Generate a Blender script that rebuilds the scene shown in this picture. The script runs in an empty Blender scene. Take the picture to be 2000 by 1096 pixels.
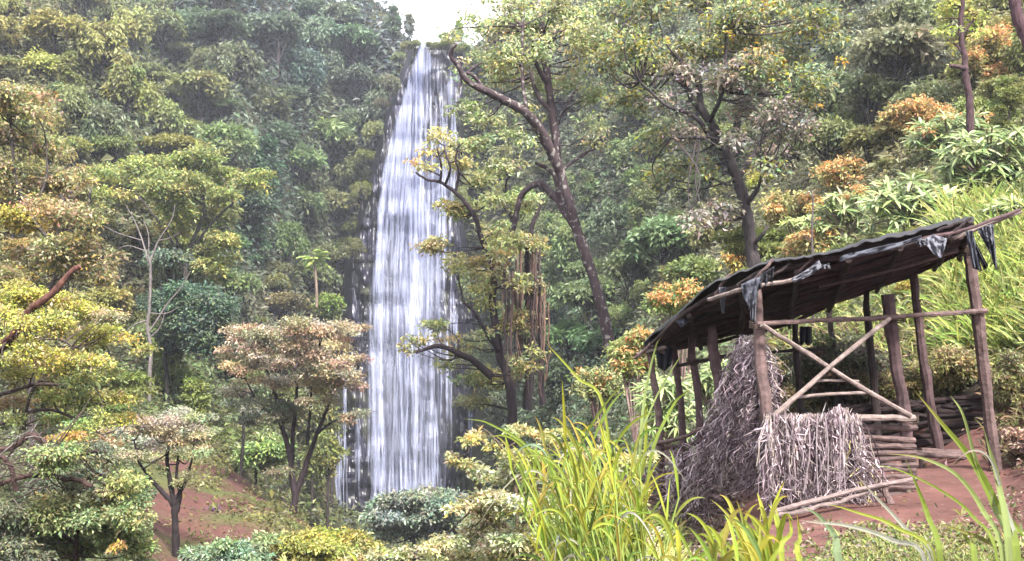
import bpy, math
import numpy as np

# ------------------------------------------------------------------ camera, world, sun, exposure
F = 1921.0      # focal length in photo pixels (photo is 2000 wide)
HY = 640.0      # eye level row in the photo
scene = bpy.context.scene
cam_d = bpy.data.cameras.new("camera")
cam = bpy.data.objects.new("camera", cam_d)
scene.collection.objects.link(cam)
scene.camera = cam
cam.location = (0, 0, 0)
cam.rotation_euler = (math.radians(90), 0, 0)
cam_d.sensor_width = 36.0
cam_d.lens = 36.0 * F / 2000.0
cam_d.shift_y = (HY - 548.0) / 2000.0
cam_d.clip_start = 0.1
cam_d.clip_end = 3000.0

SUN_EL, SUN_AZ = 50.0, 155.0          # azimuth measured clockwise from +Y (behind the camera to the right)
world = bpy.data.worlds.new("World")
scene.world = world
world.use_nodes = True
wn = world.node_tree.nodes
wl = world.node_tree.links
wn.clear()
wo = wn.new("ShaderNodeOutputWorld")
wb = wn.new("ShaderNodeBackground")
ws = wn.new("ShaderNodeTexSky")
ws.sky_type = 'NISHITA'
ws.sun_disc = False
ws.sun_elevation = math.radians(SUN_EL)
ws.sun_rotation = math.radians(SUN_AZ)
ws.air_density = 1.0
ws.dust_density = 5.0
ws.ozone_density = 1.0
wb.inputs[1].default_value = 0.12
wm = wn.new("ShaderNodeMix"); wm.data_type = 'RGBA'; wm.inputs[7].default_value = (6.2, 6.2, 6.4, 1)   # bright broken overcast
wt = wn.new("ShaderNodeTexCoord"); wz = wn.new("ShaderNodeTexNoise"); wz.inputs["Scale"].default_value = 2.2; wz.inputs["Detail"].default_value = 5
wr = wn.new("ShaderNodeMapRange"); wr.inputs[1].default_value = 0.3; wr.inputs[2].default_value = 0.6; wr.inputs[3].default_value = 0.75; wr.inputs[4].default_value = 1.0
wl.new(wt.outputs["Generated"], wz.inputs[0]); wl.new(wz.outputs[0], wr.inputs[0]); wl.new(wr.outputs[0], wm.inputs[0])
wl.new(ws.outputs[0], wm.inputs[6]); wl.new(wm.outputs[2], wb.inputs[0])
wl.new(wb.outputs[0], wo.inputs[0])

sun_d = bpy.data.lights.new("sun", 'SUN')
sun_d.energy = 3.2
sun_d.angle = math.radians(8)
sun_d.color = (1.0, 0.95, 0.86)
sun = bpy.data.objects.new("sun", sun_d)
scene.collection.objects.link(sun)
sun.rotation_euler = (math.radians(90 - SUN_EL), 0, math.radians(180 - SUN_AZ))
sun.location = (20, -20, 60)

scene.view_settings.view_transform = 'Standard'
scene.view_settings.look = 'None'
scene.view_settings.exposure = 2.7
scene.view_settings.gamma = 1.0
scene.cycles.use_denoising = True
scene.cycles.max_bounces = 6
scene.cycles.diffuse_bounces = 3
scene.cycles.glossy_bounces = 2
scene.cycles.transmission_bounces = 3
scene.cycles.transparent_max_bounces = 12
scene.cycles.volume_bounces = 1
scene.cycles.sample_clamp_indirect = 6.0

rng = np.random.default_rng(11)

# ------------------------------------------------------------------ helpers
def P(px, py, Y):
    return np.array([(px - 1000.0) / F * Y, Y, (HY - py) / F * Y])

HAZE = 0.0003
KL = 0.72          # leaf reflectance scale
def C(r, g, b, k=0.62):
    c = np.array([r, g, b]) / 255.0
    c = np.where(c <= 0.04045, c / 12.92, ((c + 0.055) / 1.055) ** 2.4)
    return (c.mean() + (c - c.mean()) * 0.94) * k

def _h(ix, iy, seed):
    v = np.sin(ix * 127.1 + iy * 311.7 + seed * 74.7) * 43758.5453
    return v - np.floor(v)

def vnoise(x, y, seed=0):
    ix, iy = np.floor(x), np.floor(y)
    fx, fy = x - ix, y - iy
    fx = fx * fx * (3 - 2 * fx); fy = fy * fy * (3 - 2 * fy)
    a = _h(ix, iy, seed); b = _h(ix + 1, iy, seed); c = _h(ix, iy + 1, seed); d = _h(ix + 1, iy + 1, seed)
    return (a * (1 - fx) + b * fx) * (1 - fy) + (c * (1 - fx) + d * fx) * fy

def fbm(x, y, seed=0, octs=4):
    s = 0; a = 0.5
    for i in range(octs):
        s = s + a * vnoise(x * 2 ** i, y * 2 ** i, seed + i * 13); a *= 0.5
    return s - 0.47

def unit(v):
    v = np.asarray(v, float)
    return v / np.maximum(np.linalg.norm(v, axis=-1, keepdims=True), 1e-9)

class MB:
    def __init__(s):
        s.v, s.c, s.q, s.t, s.n = [], [], [], [], 0
    def add(s, verts, cols, quads=None, tris=None):
        verts = np.asarray(verts, float).reshape(-1, 3)
        cols = np.broadcast_to(np.asarray(cols, float), verts.shape)
        s.v.append(verts); s.c.append(cols)
        if quads is not None and len(quads): s.q.append(np.asarray(quads).reshape(-1, 4) + s.n)
        if tris is not None and len(tris): s.t.append(np.asarray(tris).reshape(-1, 3) + s.n)
        s.n += len(verts)
    def mesh(s, name, mat, smooth=False):
        me = bpy.data.meshes.new(name)
        v = np.concatenate(s.v) if s.v else np.zeros((0, 3))
        q = np.concatenate(s.q) if s.q else np.zeros((0, 4), int)
        t = np.concatenate(s.t) if s.t else np.zeros((0, 3), int)
        me.vertices.add(len(v)); me.vertices.foreach_set("co", v.astype(np.float32).ravel())
        me.loops.add(q.size + t.size)
        me.loops.foreach_set("vertex_index", np.concatenate([q.ravel(), t.ravel()]).astype(np.int32))
        me.polygons.add(len(q) + len(t))
        tot = np.concatenate([np.full(len(q), 4), np.full(len(t), 3)]).astype(np.int32)
        st = np.concatenate([[0], np.cumsum(tot)[:-1]]).astype(np.int32) if len(tot) else tot
        me.polygons.foreach_set("loop_start", st)
        me.update(calc_edges=True)
        me.polygons.foreach_set("use_smooth", np.full(len(tot), smooth))
        ca = me.color_attributes.new("Col", 'FLOAT_COLOR', 'POINT')
        cc = np.concatenate([np.concatenate(s.c), np.ones((len(v), 1))], 1).astype(np.float32)
        ca.data.foreach_set("color", cc.ravel())
        me.materials.append(mat)
        me.update()
        return me
    def build(s, name, mat, parent=None, smooth=False, origin=None):
        if origin is not None:
            s.v = [a - np.asarray(origin) for a in s.v]
        me = s.mesh(name, mat, smooth)
        o = bpy.data.objects.new(name, me)
        scene.collection.objects.link(o)
        if parent is not None: o.parent = parent
        elif origin is not None: o.location = origin
        return o

def tag(o, label=None, cat=None, group=None, kind=None):
    if label: o["label"] = label
    if cat: o["category"] = cat
    if group: o["group"] = group
    if kind: o["kind"] = kind
    return o

def thing(name, label, cat, loc=(0, 0, 0), group=None):
    o = bpy.data.objects.new(name, None)
    o.empty_display_size = 0.3
    scene.collection.objects.link(o)
    o.location = loc
    return tag(o, label, cat, group)

def tube(mb, pts, r, col, sides=7, wob=0.0, cap=True, cjit=0.12):
    pts = np.asarray(pts, float); n = len(pts)
    r = np.broadcast_to(np.asarray(r, float), (n,)).copy()
    tg = np.gradient(pts, axis=0); tg = unit(tg)
    up = np.array([0.13, 0.97, 0.2]) if abs(tg[0][2]) > 0.6 else np.array([0.1, 0.1, 1.0])
    u = unit(np.cross(tg, up)); w = np.cross(tg, u)
    a = np.arange(sides) / sides * 2 * np.pi
    rr = r[:, None] * (1 + wob * (rng.random((n, sides)) - 0.5) * 2)
    v = pts[:, None] + rr[..., None] * (np.cos(a)[None, :, None] * u[:, None] + np.sin(a)[None, :, None] * w[:, None])
    i = np.arange(n - 1)[:, None] * sides; j = np.arange(sides)[None]; k = (j + 1) % sides
    q = np.stack([i + j, i + k, i + sides + k, i + sides + j], -1).reshape(-1, 4)
    cc = np.asarray(col) * (1 + cjit * rng.normal(size=(n * sides, 1)))
    mb.add(v, np.clip(cc, 0.002, 0.9), q)
    if cap:
        for e, ring in ((0, np.arange(sides)[::-1]), (n - 1, np.arange(sides) + (n - 1) * sides)):
            base = v.reshape(-1, 3)[ring]
            cv = np.concatenate([base, pts[e:e + 1]])
            mb.add(cv, np.asarray(col) * 1.35, None, [[x, (x + 1) % sides, sides] for x in range(sides)])

def smooth_path(pts, per=4, jit=0.0):
    pts = np.asarray(pts, float)
    if len(pts) < 3:
        t = np.linspace(0, 1, per * 2)[:, None]
        out = pts[0] * (1 - t) + pts[-1] * t
    else:
        e = np.concatenate([[2 * pts[0] - pts[1]], pts, [2 * pts[-1] - pts[-2]]])
        out = []
        for i in range(1, len(e) - 2):
            p0, p1, p2, p3 = e[i - 1:i + 3]
            for t in np.arange(per) / per:
                out.append(0.5 * ((2 * p1) + (-p0 + p2) * t + (2 * p0 - 5 * p1 + 4 * p2 - p3) * t * t + (-p0 + 3 * p1 - 3 * p2 + p3) * t ** 3))
        out.append(pts[-1]); out = np.array(out)
    if jit: out[1:-1] += rng.normal(size=out[1:-1].shape) * jit
    return out

def leaves(mb, pos, d, nrm, L, W, col, bend=0.25):
    """folded diamond leaves; one quad each"""
    n = len(pos)
    d = unit(d); s = unit(np.cross(d, nrm)); up = np.cross(s, d)
    L = np.broadcast_to(L, (n,))[:, None]; W = np.broadcast_to(W, (n,))[:, None]
    mid = pos + d * L * 0.45
    v = np.stack([pos, mid + s * W * 0.5 + up * W * bend, pos + d * L - up * L * 0.12, mid - s * W * 0.5 + up * W * bend], 1)
    c = np.repeat(col[:, None], 4, 1)
    mb.add(v.reshape(-1, 3), c.reshape(-1, 3), np.arange(n * 4).reshape(-1, 4))

def pick(pal, n, bright=0.28, hue=0.08):
    pal = np.asarray(pal)
    c = pal[rng.integers(0, len(pal), n)]
    return np.clip(c * np.exp(bright * rng.normal(size=(n, 1))) * (1 + hue * rng.normal(size=(n, 3))), 0.004, 0.85)

def cloud(mb, c, R, n, leaf, pal, aspect=0.5, up=0.35, droop=0.35, bright=0.3, bias=None, hollow=0.55):
    """leaf clump: leaves spread through an ellipsoid, denser towards the shell and the top"""
    n = int(n)
    R = np.broadcast_to(np.asarray(R, float), (3,))
    g = unit(rng.normal(size=(n, 3)))
    g[:, 2] = np.where(g[:, 2] < -0.25, np.abs(g[:, 2]) * rng.choice([1, -1], n, p=[.6, .4]), g[:, 2])
    rad = hollow + (1 - hollow) * rng.random(n) ** 0.6
    rad = np.where(rng.random(n) < 0.25, rng.random(n), rad) * (1 + 0.22 * rng.normal(size=n))
    pos = np.asarray(c) + g * rad[:, None] * R
    d = unit(g * [1, 1, 0.4] + rng.normal(size=(n, 3)) * 0.55 + [0, 0, -droop])
    nr = unit(g * 0.5 + [0, 0, up + 0.35] + rng.normal(size=(n, 3)) * 0.55)
    L = leaf * np.exp(0.25 * rng.normal(size=n))
    col = pick(pal, n, bright * .72)
    if bias is not None: col = np.clip(col * bias * np.exp(rng.normal(size=3) * [.1, .04, .12]), .003, .85)
    leaves(mb, pos, d, nr, L, L * aspect, col)

# ------------------------------------------------------------------ materials
def new_mat(name):
    m = bpy.data.materials.new(name); m.use_nodes = True
    m.node_tree.nodes.clear()
    return m, m.node_tree.nodes, m.node_tree.links

def mat_leaf(name, transl=0.38, rough=0.5, spec=0.35):
    m, n, l = new_mat(name)
    out = n.new("ShaderNodeOutputMaterial")
    at = n.new("ShaderNodeAttribute"); at.attribute_name = "Col"
    oi = n.new("ShaderNodeObjectInfo")
    mx = n.new("ShaderNodeMix"); mx.data_type = 'RGBA'; mx.blend_type = 'MULTIPLY'; mx.inputs[0].default_value = 1
    l.new(at.outputs["Color"], mx.inputs[6]); l.new(oi.outputs["Color"], mx.inputs[7])
    bs = n.new("ShaderNodeBsdfPrincipled")
    bs.inputs["Roughness"].default_value = rough
    bs.inputs["Specular IOR Level"].default_value = spec
    tr = n.new("ShaderNodeBsdfTranslucent")
    ms = n.new("ShaderNodeMixShader"); ms.inputs[0].default_value = transl
    l.new(mx.outputs[2], bs.inputs["Base Color"]); l.new(mx.outputs[2], tr.inputs[0])
    l.new(bs.outputs[0], ms.inputs[1]); l.new(tr.outputs[0], ms.inputs[2]); l.new(ms.outputs[0], out.inputs[0])
    return m

def mat_vc(name, scale=8.0, amt=0.5, stretch=(1, 1, 1), rough=0.85, bump=0.3, spots=None, spec=0.2):
    """vertex colour x object colour x noise, with optional lichen spots"""
    m, n, l = new_mat(name)
    out = n.new("ShaderNodeOutputMaterial")
    at = n.new("ShaderNodeAttribute"); at.attribute_name = "Col"
    oi = n.new("ShaderNodeObjectInfo")
    tc = n.new("ShaderNodeTexCoord"); mp = n.new("ShaderNodeMapping"); mp.inputs["Scale"].default_value = stretch
    nz = n.new("ShaderNodeTexNoise"); nz.inputs["Scale"].default_value = scale; nz.inputs["Detail"].default_value = 6
    nz.inputs["Roughness"].default_value = 0.65
    l.new(tc.outputs["Object"], mp.inputs[0]); l.new(mp.outputs[0], nz.inputs[0])
    mr = n.new("ShaderNodeMapRange"); mr.inputs[1].default_value = 0.3; mr.inputs[2].default_value = 0.7
    mr.inputs[3].default_value = 1 - amt; mr.inputs[4].default_value = 1 + amt
    l.new(nz.outputs[0], mr.inputs[0])
    mx = n.new("ShaderNodeMix"); mx.data_type = 'RGBA'; mx.blend_type = 'MULTIPLY'; mx.inputs[0].default_value = 1
    l.new(at.outputs["Color"], mx.inputs[6]); l.new(oi.outputs["Color"], mx.inputs[7])
    m2 = n.new("ShaderNodeMix"); m2.data_type = 'RGBA'; m2.blend_type = 'MULTIPLY'; m2.inputs[0].default_value = 1
    l.new(mx.outputs[2], m2.inputs[6]); l.new(mr.outputs[0], m2.inputs[7])
    res = m2.outputs[2]
    if spots:
        n2 = n.new("ShaderNodeTexNoise"); n2.inputs["Scale"].default_value = spots[1]; n2.inputs["Detail"].default_value = 3
        l.new(tc.outputs["Object"], n2.inputs[0])
        r2 = n.new("ShaderNodeMapRange"); r2.inputs[1].default_value = spots[2]; r2.inputs[2].default_value = spots[2] + 0.05
        l.new(n2.outputs[0], r2.inputs[0])
        m3 = n.new("ShaderNodeMix"); m3.data_type = 'RGBA'
        m3.inputs[7].default_value = (*spots[0], 1)
        l.new(r2.outputs[0], m3.inputs[0]); l.new(res, m3.inputs[6]); res = m3.outputs[2]
    bs = n.new("ShaderNodeBsdfPrincipled"); bs.inputs["Roughness"].default_value = rough
    bs.inputs["Specular IOR Level"].default_value = spec
    l.new(res, bs.inputs["Base Color"])
    if bump:
        bp = n.new("ShaderNodeBump"); bp.inputs["Strength"].default_value = bump; bp.inputs["Distance"].default_value = 0.05
        l.new(nz.outputs[0], bp.inputs["Height"]); l.new(bp.outputs[0], bs.inputs["Normal"])
    l.new(bs.outputs[0], out.inputs[0])
    return m

M_LEAF = mat_leaf("leaf")
M_GRASS = mat_leaf("grass_blade", 0.35, 0.65, 0.25)
M_BARK = mat_vc("bark", 11, 0.6, (1, 1, 0.35), bump=1.0)
M_LICHEN = mat_vc("lichen_bark", 6, 0.5, (1, 1, 0.5), bump=0.5, spots=((0.13, 0.12, 0.115), 6.0, 0.58))
M_WOOD = mat_vc("weathered_wood", 14, 0.45, (1, 1, 1), bump=0.4)
M_DIRT = mat_vc("soil", 2.2, 0.3, bump=1.0, rough=0.95, spots=((0.10, 0.075, 0.06), 14.0, 0.66))
M_ROCK = mat_vc("wet_rock", 0.5, 0.6, (1, 1, 0.35), bump=1.0, rough=0.45, spec=0.5)
M_TARP = mat_vc("plastic_tarp", 5, 0.45, rough=0.7, bump=0.3, spec=0.2)
M_THATCH = mat_leaf("dry_frond", 0.1, 0.8, 0.1)

# ------------------------------------------------------------------ terrain
def col_py(lst):       # (Y, photo row) -> (Y, z);  a row given as ('z', v) is a height in metres
    return [(Y, (p[1] if isinstance(p, tuple) else (HY - p) / F * Y)) for Y, p in lst]
Z = lambda v: ('z', v)
COLS = {
    -900: [(4, Z(-1.6)), (15, Z(1)), (40, Z(18)), (80, Z(40)), (150, Z(66)), (400, Z(60))],
    -350: [(4, Z(-1.8)), (15, Z(-2)), (28, 700), (45, 420), (70, 150), (100, -80), (150, Z(66)), (400, Z(60))],
    0: [(4, Z(-1.8)), (12, Z(-3.6)), (22, 940), (30, 880), (45, 680), (70, 430), (90, 130), (100, -20), (112, Z(35)), (150, Z(66)), (400, Z(60))],
    130: [(4, Z(-1.8)), (12, Z(-4)), (22, 990), (32, 930), (50, 740), (75, 500), (90, 180), (100, 40), (110, Z(32)), (135, Z(44)), (165, Z(66)), (400, Z(60))],
    250: [(4, Z(-1.8)), (12, Z(-4.2)), (24, 1060), (35, 985), (50, 800), (75, 610), (88, 320), (100, 150), (110, Z(26)), (135, 60), (165, -110), (400, Z(60))],
    340: [(4, Z(-1.8)), (12, Z(-4.2)), (24, 1130), (34, 1040), (44, 930), (52, 860), (68, 720), (86, 460), (98, 320), (108, Z(16)), (132, 220), (150, 0), (168, -110), (400, Z(60))],
    450: [(4, Z(-1.8)), (12, Z(-4.2)), (26, 1130), (38, 1020), (46, 930), (52, 885), (60, 860), (78, 770), (100, 620), (118, 400), (138, 150), (160, -90), (400, Z(60))],
    540: [(4, Z(-1.8)), (12, Z(-4.2)), (30, 1090), (42, 1010), (50, 960), (54, 965), (64, 960), (90, 900), (110, 780), (125, 560), (142, 240), (165, -60), (400, Z(60))],
    620: [(4, Z(-1.8)), (12, Z(-4.2)), (30, 1110), (42, 1055), (50, 1035), (55, 1060), (70, Z(-19)), (100, Z(-22)), (134, 880), (145, 560), (153, 260), (166, -30), (400, Z(60))],
    660: [(4, Z(-1.8)), (12, Z(-4.2)), (30, 1125), (42, 1080), (50, 1065), (58, Z(-14)), (100, Z(-24)), (146, Z(-28)), (153, 700), (156, 500), (159, 240), (168, -20), (400, Z(60))],
    700: [(4, Z(-1.8)), (12, Z(-4.2)), (30, 1130), (42, 1100), (50, 1090), (60, Z(-16)), (100, Z(-24)), (147, Z(-28)), (154, 640), (158, 240), (165, 40), (175, -30), (400, Z(58))],
    760: [(4, Z(-1.8)), (12, Z(-4.2)), (42, Z(-12)), (60, Z(-17)), (100, Z(-24)), (147, Z(-28)), (154.5, 640), (158.5, 200), (162, 70), (175, 20), (230, Z(48)), (400, Z(45))],
    830: [(4, Z(-1.8)), (10, Z(-3.9)), (42, Z(-12)), (60, Z(-17)), (100, Z(-24)), (147, Z(-28)), (154.5, 640), (159, 200), (164, 88), (175, Z(44.5)), (230, Z(45)), (400, Z(42))],
    900: [(4, Z(-1.75)), (10, Z(-3.4)), (40, Z(-11)), (60, Z(-15)), (100, Z(-24)), (146, Z(-28)), (154, 640), (158.5, 200), (164, 85), (175, Z(45.5)), (230, Z(46)), (400, Z(42))],
    960: [(4, Z(-1.7)), (10, Z(-3)), (30, Z(-8)), (55, Z(-11)), (95, Z(-20)), (134, 800), (147, 520), (156, 180), (164, 60), (180, 45), (230, Z(50)), (400, Z(45))],
    1050: [(4, Z(-1.7)), (10, Z(-2.8)), (30, 1010), (50, 900), (70, 840), (100, 720), (125, 420), (145, 150), (160, 30), (180, 10), (230, Z(60)), (400, Z(50))],
    1200: [(4, Z(-1.65)), (10, Z(-2.6)), (20, 850), (32, 760), (50, 720), (70, 660), (95, 480), (120, 230), (145, 40), (165, -80), (400, Z(60))],
    1350: [(4, Z(-1.6)), (10, Z(-2.3)), (14, Z(-2.4)), (20, 790), (28, 680), (42, 620), (65, 520), (90, 330), (120, 60), (150, -100), (400, Z(66))],
    1500: [(4, Z(-1.6)), (10, Z(-1.8)), (13, Z(-1.9)), (15, 790), (20, 620), (28, 540), (40, 470), (60, 340), (85, 140), (110, -60), (150, Z(66)), (400, Z(66))],
    1650: [(4, Z(-1.6)), (10.5, Z(-1.65)), (12.8, Z(-1.68)), (14, 770), (16, 640), (20, 540), (26, 480), (36, 380), (52, 240), (75, 40), (100, -120), (150, Z(66)), (400, Z(66))],
    1800: [(4, Z(-1.6)), (10.5, Z(-1.62)), (12.6, Z(-1.64)), (13.1, 800), (14, 700), (16, 580), (20, 480), (26, 400), (36, 280), (50, 130), (70, -60), (110, Z(50)), (400, Z(66))],
    1960: [(4, Z(-1.6)), (10.3, Z(-1.6)), (11.4, 870), (12.6, 760), (14, 640), (16, 530), (20, 430), (26, 330), (36, 210), (50, 40), (70, -130), (110, Z(55)), (400, Z(66))],
    2150: [(4, Z(-1.6)), (8, Z(-1.5)), (10.5, 800), (12, 660), (15, 480), (20, 370), (30, 230), (45, 0), (70, -200), (110, Z(60)), (400, Z(66))],
    2900: [(4, Z(-1.6)), (8, Z(0)), (15, Z(5)), (30, Z(15)), (60, Z(35)), (110, Z(62)), (400, Z(66))],
}
cx = np.array(sorted(COLS))
YG = np.concatenate([np.linspace(2.5, 20, 60, endpoint=False), np.linspace(20, 60, 90, endpoint=False),
                     np.linspace(60, 185, 230, endpoint=False), np.geomspace(185, 420, 14)])
PXG = np.concatenate([np.linspace(-3200, -250, 40, endpoint=False), np.arange(-250, 2251, 10), np.linspace(2260, 5200, 40)[1:]])
colz = []
for c in cx:
    lst = col_py(COLS[c]); ys, zs = zip(*lst)
    z = np.interp(YG, ys, zs)
    k = np.array([1, 2, 3, 2, 1.]) / 9
    z = np.convolve(np.pad(z, 2, 'edge'), k, 'valid')
    colz.append(z)
colz = np.array(colz)
# smooth interpolation across columns
def colinterp(px):
    px = np.clip(px, cx[0], cx[-1])
    i = np.clip(np.searchsorted(cx, px) - 1, 0, len(cx) - 2)
    t = (px - cx[i]) / (cx[i + 1] - cx[i]); t = t * t * (3 - 2 * t) * 0.5 + t * 0.5
    return colz[i] * (1 - t[:, None]) + colz[i + 1] * t[:, None]
TZ = colinterp(PXG)                                   # [px, Y]
XX = (PXG[:, None] - 1000) / F * np.maximum(YG, 5)[None]
YY = np.broadcast_to(YG[None], XX.shape)
amp = np.clip((YG - 16) / 70, 0, 1)[None]
gul = fbm(XX / 14, YY / 30, 3, 4) * 9 + fbm(XX / 5, YY / 9, 9, 3) * 4
flat = np.clip((YG - 8) / 30, 0, 1)[None]
fallmask = 1 - np.exp(-((PXG[:, None] - 810) / 110.0) ** 4) * (YG[None] > 90)
TZ = TZ + gul * amp * fallmask + fbm(XX * 1.5, YY * 1.5, 21, 3) * (0.05 + 0.5 * flat * fallmask)

def ground_z(x, y):
    px = 1000 + x / max(y, 5) * F
    col = [np.interp(px, PXG, TZ[:, j]) for j in range(len(YG))]
    return float(np.interp(y, YG, col))
def gz(px, Y):
    px = float(px)
    i = int(np.clip(np.searchsorted(PXG, px) - 1, 0, len(PXG) - 2)); t = (px - PXG[i]) / (PXG[i + 1] - PXG[i])
    return float(np.interp(Y, YG, TZ[i] * (1 - t) + TZ[i + 1] * t))
ANG = TZ / YG[None] * F                               # elevation in photo pixels above eye level
def hit(px, py, ymin=6.0):
    """first terrain distance seen along a photo ray (vectorised)"""
    px = np.atleast_1d(px).astype(float); py = np.atleast_1d(py).astype(float)
    i = np.clip(np.searchsorted(PXG, px) - 1, 0, len(PXG) - 2); t = ((px - PXG[i]) / (PXG[i + 1] - PXG[i]))[:, None]
    a = ANG[i] * (1 - t) + ANG[i + 1] * t
    ok = (a >= (HY - py)[:, None]) & (YG[None] >= ymin)
    j = ok.argmax(1); found = ok.any(1)
    j0 = np.maximum(j - 1, 0); r = np.arange(len(px))
    a0, a1 = a[r, j0], a[r, j]
    f = np.clip(((HY - py) - a0) / np.where(np.abs(a1 - a0) < 1e-6, 1, a1 - a0), 0, 1)
    Y = YG[j0] + (YG[j] - YG[j0]) * f
    return np.where(found, Y, np.nan)

# ground sheet
mb = MB()
rowsY = np.concatenate([[-400, -60, -12, 0], YG])
X = np.zeros((len(PXG), len(rowsY))); Yv = np.zeros_like(X); Zv = np.zeros_like(X)
for j, y in enumerate(rowsY):
    sc = max(5.0, abs(y)) if y < 5 else y
    X[:, j] = (PXG - 1000) / F * sc; Yv[:, j] = y
    Zv[:, j] = TZ[:, 0] * 0 - 1.6 if y < 2 else TZ[:, j - 4]
soil = C(176, 120, 114, 0.2); soil2 = C(148, 96, 88, 0.19); hum = C(80, 74, 50, 0.3); moss = C(96, 100, 52, 0.3)
n1 = fbm(X / 3, Yv / 3, 5)[..., None]; n2 = fbm(X * 1.1, Yv * 1.1, 15)[..., None]
PXX = np.broadcast_to(PXG[:, None], X.shape)
PXX = PXX + 260 * fbm(X * .8, Yv * .8, 88)
near = ((Yv + 4 * fbm(X * .9, Yv * .9, 89) < 15) & (PXX > 1150))[..., None]
knoll = ((Yv > 24) & (Yv < 60) & (PXX > 230) & (PXX < 660))[..., None]
cg = hum + (moss - hum) * np.clip(n1 * 3 + .5, 0, 1)
cs = soil + (soil2 - soil) * np.clip(n2 * 2 + .5, 0, 1)
cg = np.where(near, cs, cg)
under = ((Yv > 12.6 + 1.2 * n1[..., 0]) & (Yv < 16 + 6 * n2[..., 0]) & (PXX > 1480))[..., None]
cg = np.where(under, C(74, 64, 52, .14) * (1 + n2 * .8), cg)  # shade behind the hut painted into the bank's soil colour
ck = soil2 * 0.95 + (moss * 1.2 - soil2 * 0.95) * np.clip(n1 * 6 + .45, 0, 1)
cg = np.where(knoll, ck, cg)
nx, ny = X.shape
ii, jj = np.meshgrid(np.arange(nx - 1), np.arange(ny - 1), indexing='ij')
q = np.stack([ii * ny + jj, (ii + 1) * ny + jj, (ii + 1) * ny + jj + 1, ii * ny + jj + 1], -1).reshape(-1, 4)
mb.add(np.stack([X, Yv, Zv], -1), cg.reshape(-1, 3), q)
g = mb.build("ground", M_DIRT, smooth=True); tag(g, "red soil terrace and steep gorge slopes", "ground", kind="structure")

# ------------------------------------------------------------------ waterfall rock and water
def rockY(px, py):
    t = (py - 85) / 900.0
    base = 153.5 - 9.0 * np.clip(t, -0.1, 1.1)
    side = np.maximum(0, np.abs(px - (812 - 10 * t)) - (60 + 70 * t)) * 0.035
    led = -1.6 * fbm(px / 70 + 5, py / 46, 31, 3) * 2
    colm = np.abs(vnoise(px / 9.0, py / 160.0, 41) - 0.5) * 2.4 + np.abs(vnoise(px / 4.0, py / 60.0, 43) - 0.5) * 1.2
    blk = np.abs(vnoise(px / 13.0, py / 22.0, 47) - .5) * 1.8
    return base + side + led - colm - blk
pys = np.arange(66, 1062, 4.0)
RL = lambda b: np.interp(b, [66, 120, 200, 330, 500, 660, 720, 1062], [806, 792, 755, 722, 668, 660, 628, 610])
RR_ = lambda b: np.interp(b, [66, 140, 200, 400, 560, 700, 900, 1062], [912, 912, 912, 905, 930, 950, 962, 965])
Uu, B = np.meshgrid(np.linspace(0, 1, 130), pys, indexing='ij')
A = RL(B) * (1 - Uu) + RR_(B) * Uu
RY = rockY(A, B)
over = np.clip((92 - B) / 26, 0, 1); RY = RY + over * 10           # lip rolls back into the stream bed
RZ = (HY - np.maximum(B, 80)) / F * rockY(A, np.maximum(B, 80))
edge = np.clip((.1 - Uu) / .1, 0, 1) + np.clip((Uu - .92) / .08, 0, 1); RY = RY + edge ** 2 * 9
V = np.stack([(A - 1000) / F * RY, RY, np.where(B < 80, RZ, (HY - B) / F * RY)], -1)
rc = C(98, 96, 134, 0.13) + (C(50, 48, 74, 0.13) - C(98, 96, 134, 0.13)) * np.clip(fbm(A / 12, B / 40, 51)[..., None] * 3 + .5, 0, 1)
mossm = np.clip(fbm(A / 30, B / 60, 55)[..., None] * 6 - 0.6 + np.abs(A - 800)[..., None] / 260, 0, 1) * 0.6
rc = rc * (1 - mossm) + C(100, 104, 60, 0.3) * mossm
nx, ny = A.shape
ii, jj = np.meshgrid(np.arange(nx - 1), np.arange(ny - 1), indexing='ij')
q = np.stack([ii * ny + jj, (ii + 1) * ny + jj, (ii + 1) * ny + jj + 1, ii * ny + jj + 1], -1).reshape(-1, 4)
mb = MB(); mb.add(V, rc.reshape(-1, 3), q)
r = mb.build("cliff", M_ROCK); tag(r, "wet dark columnar rock face behind the waterfall", "cliff", kind="structure")

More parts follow.
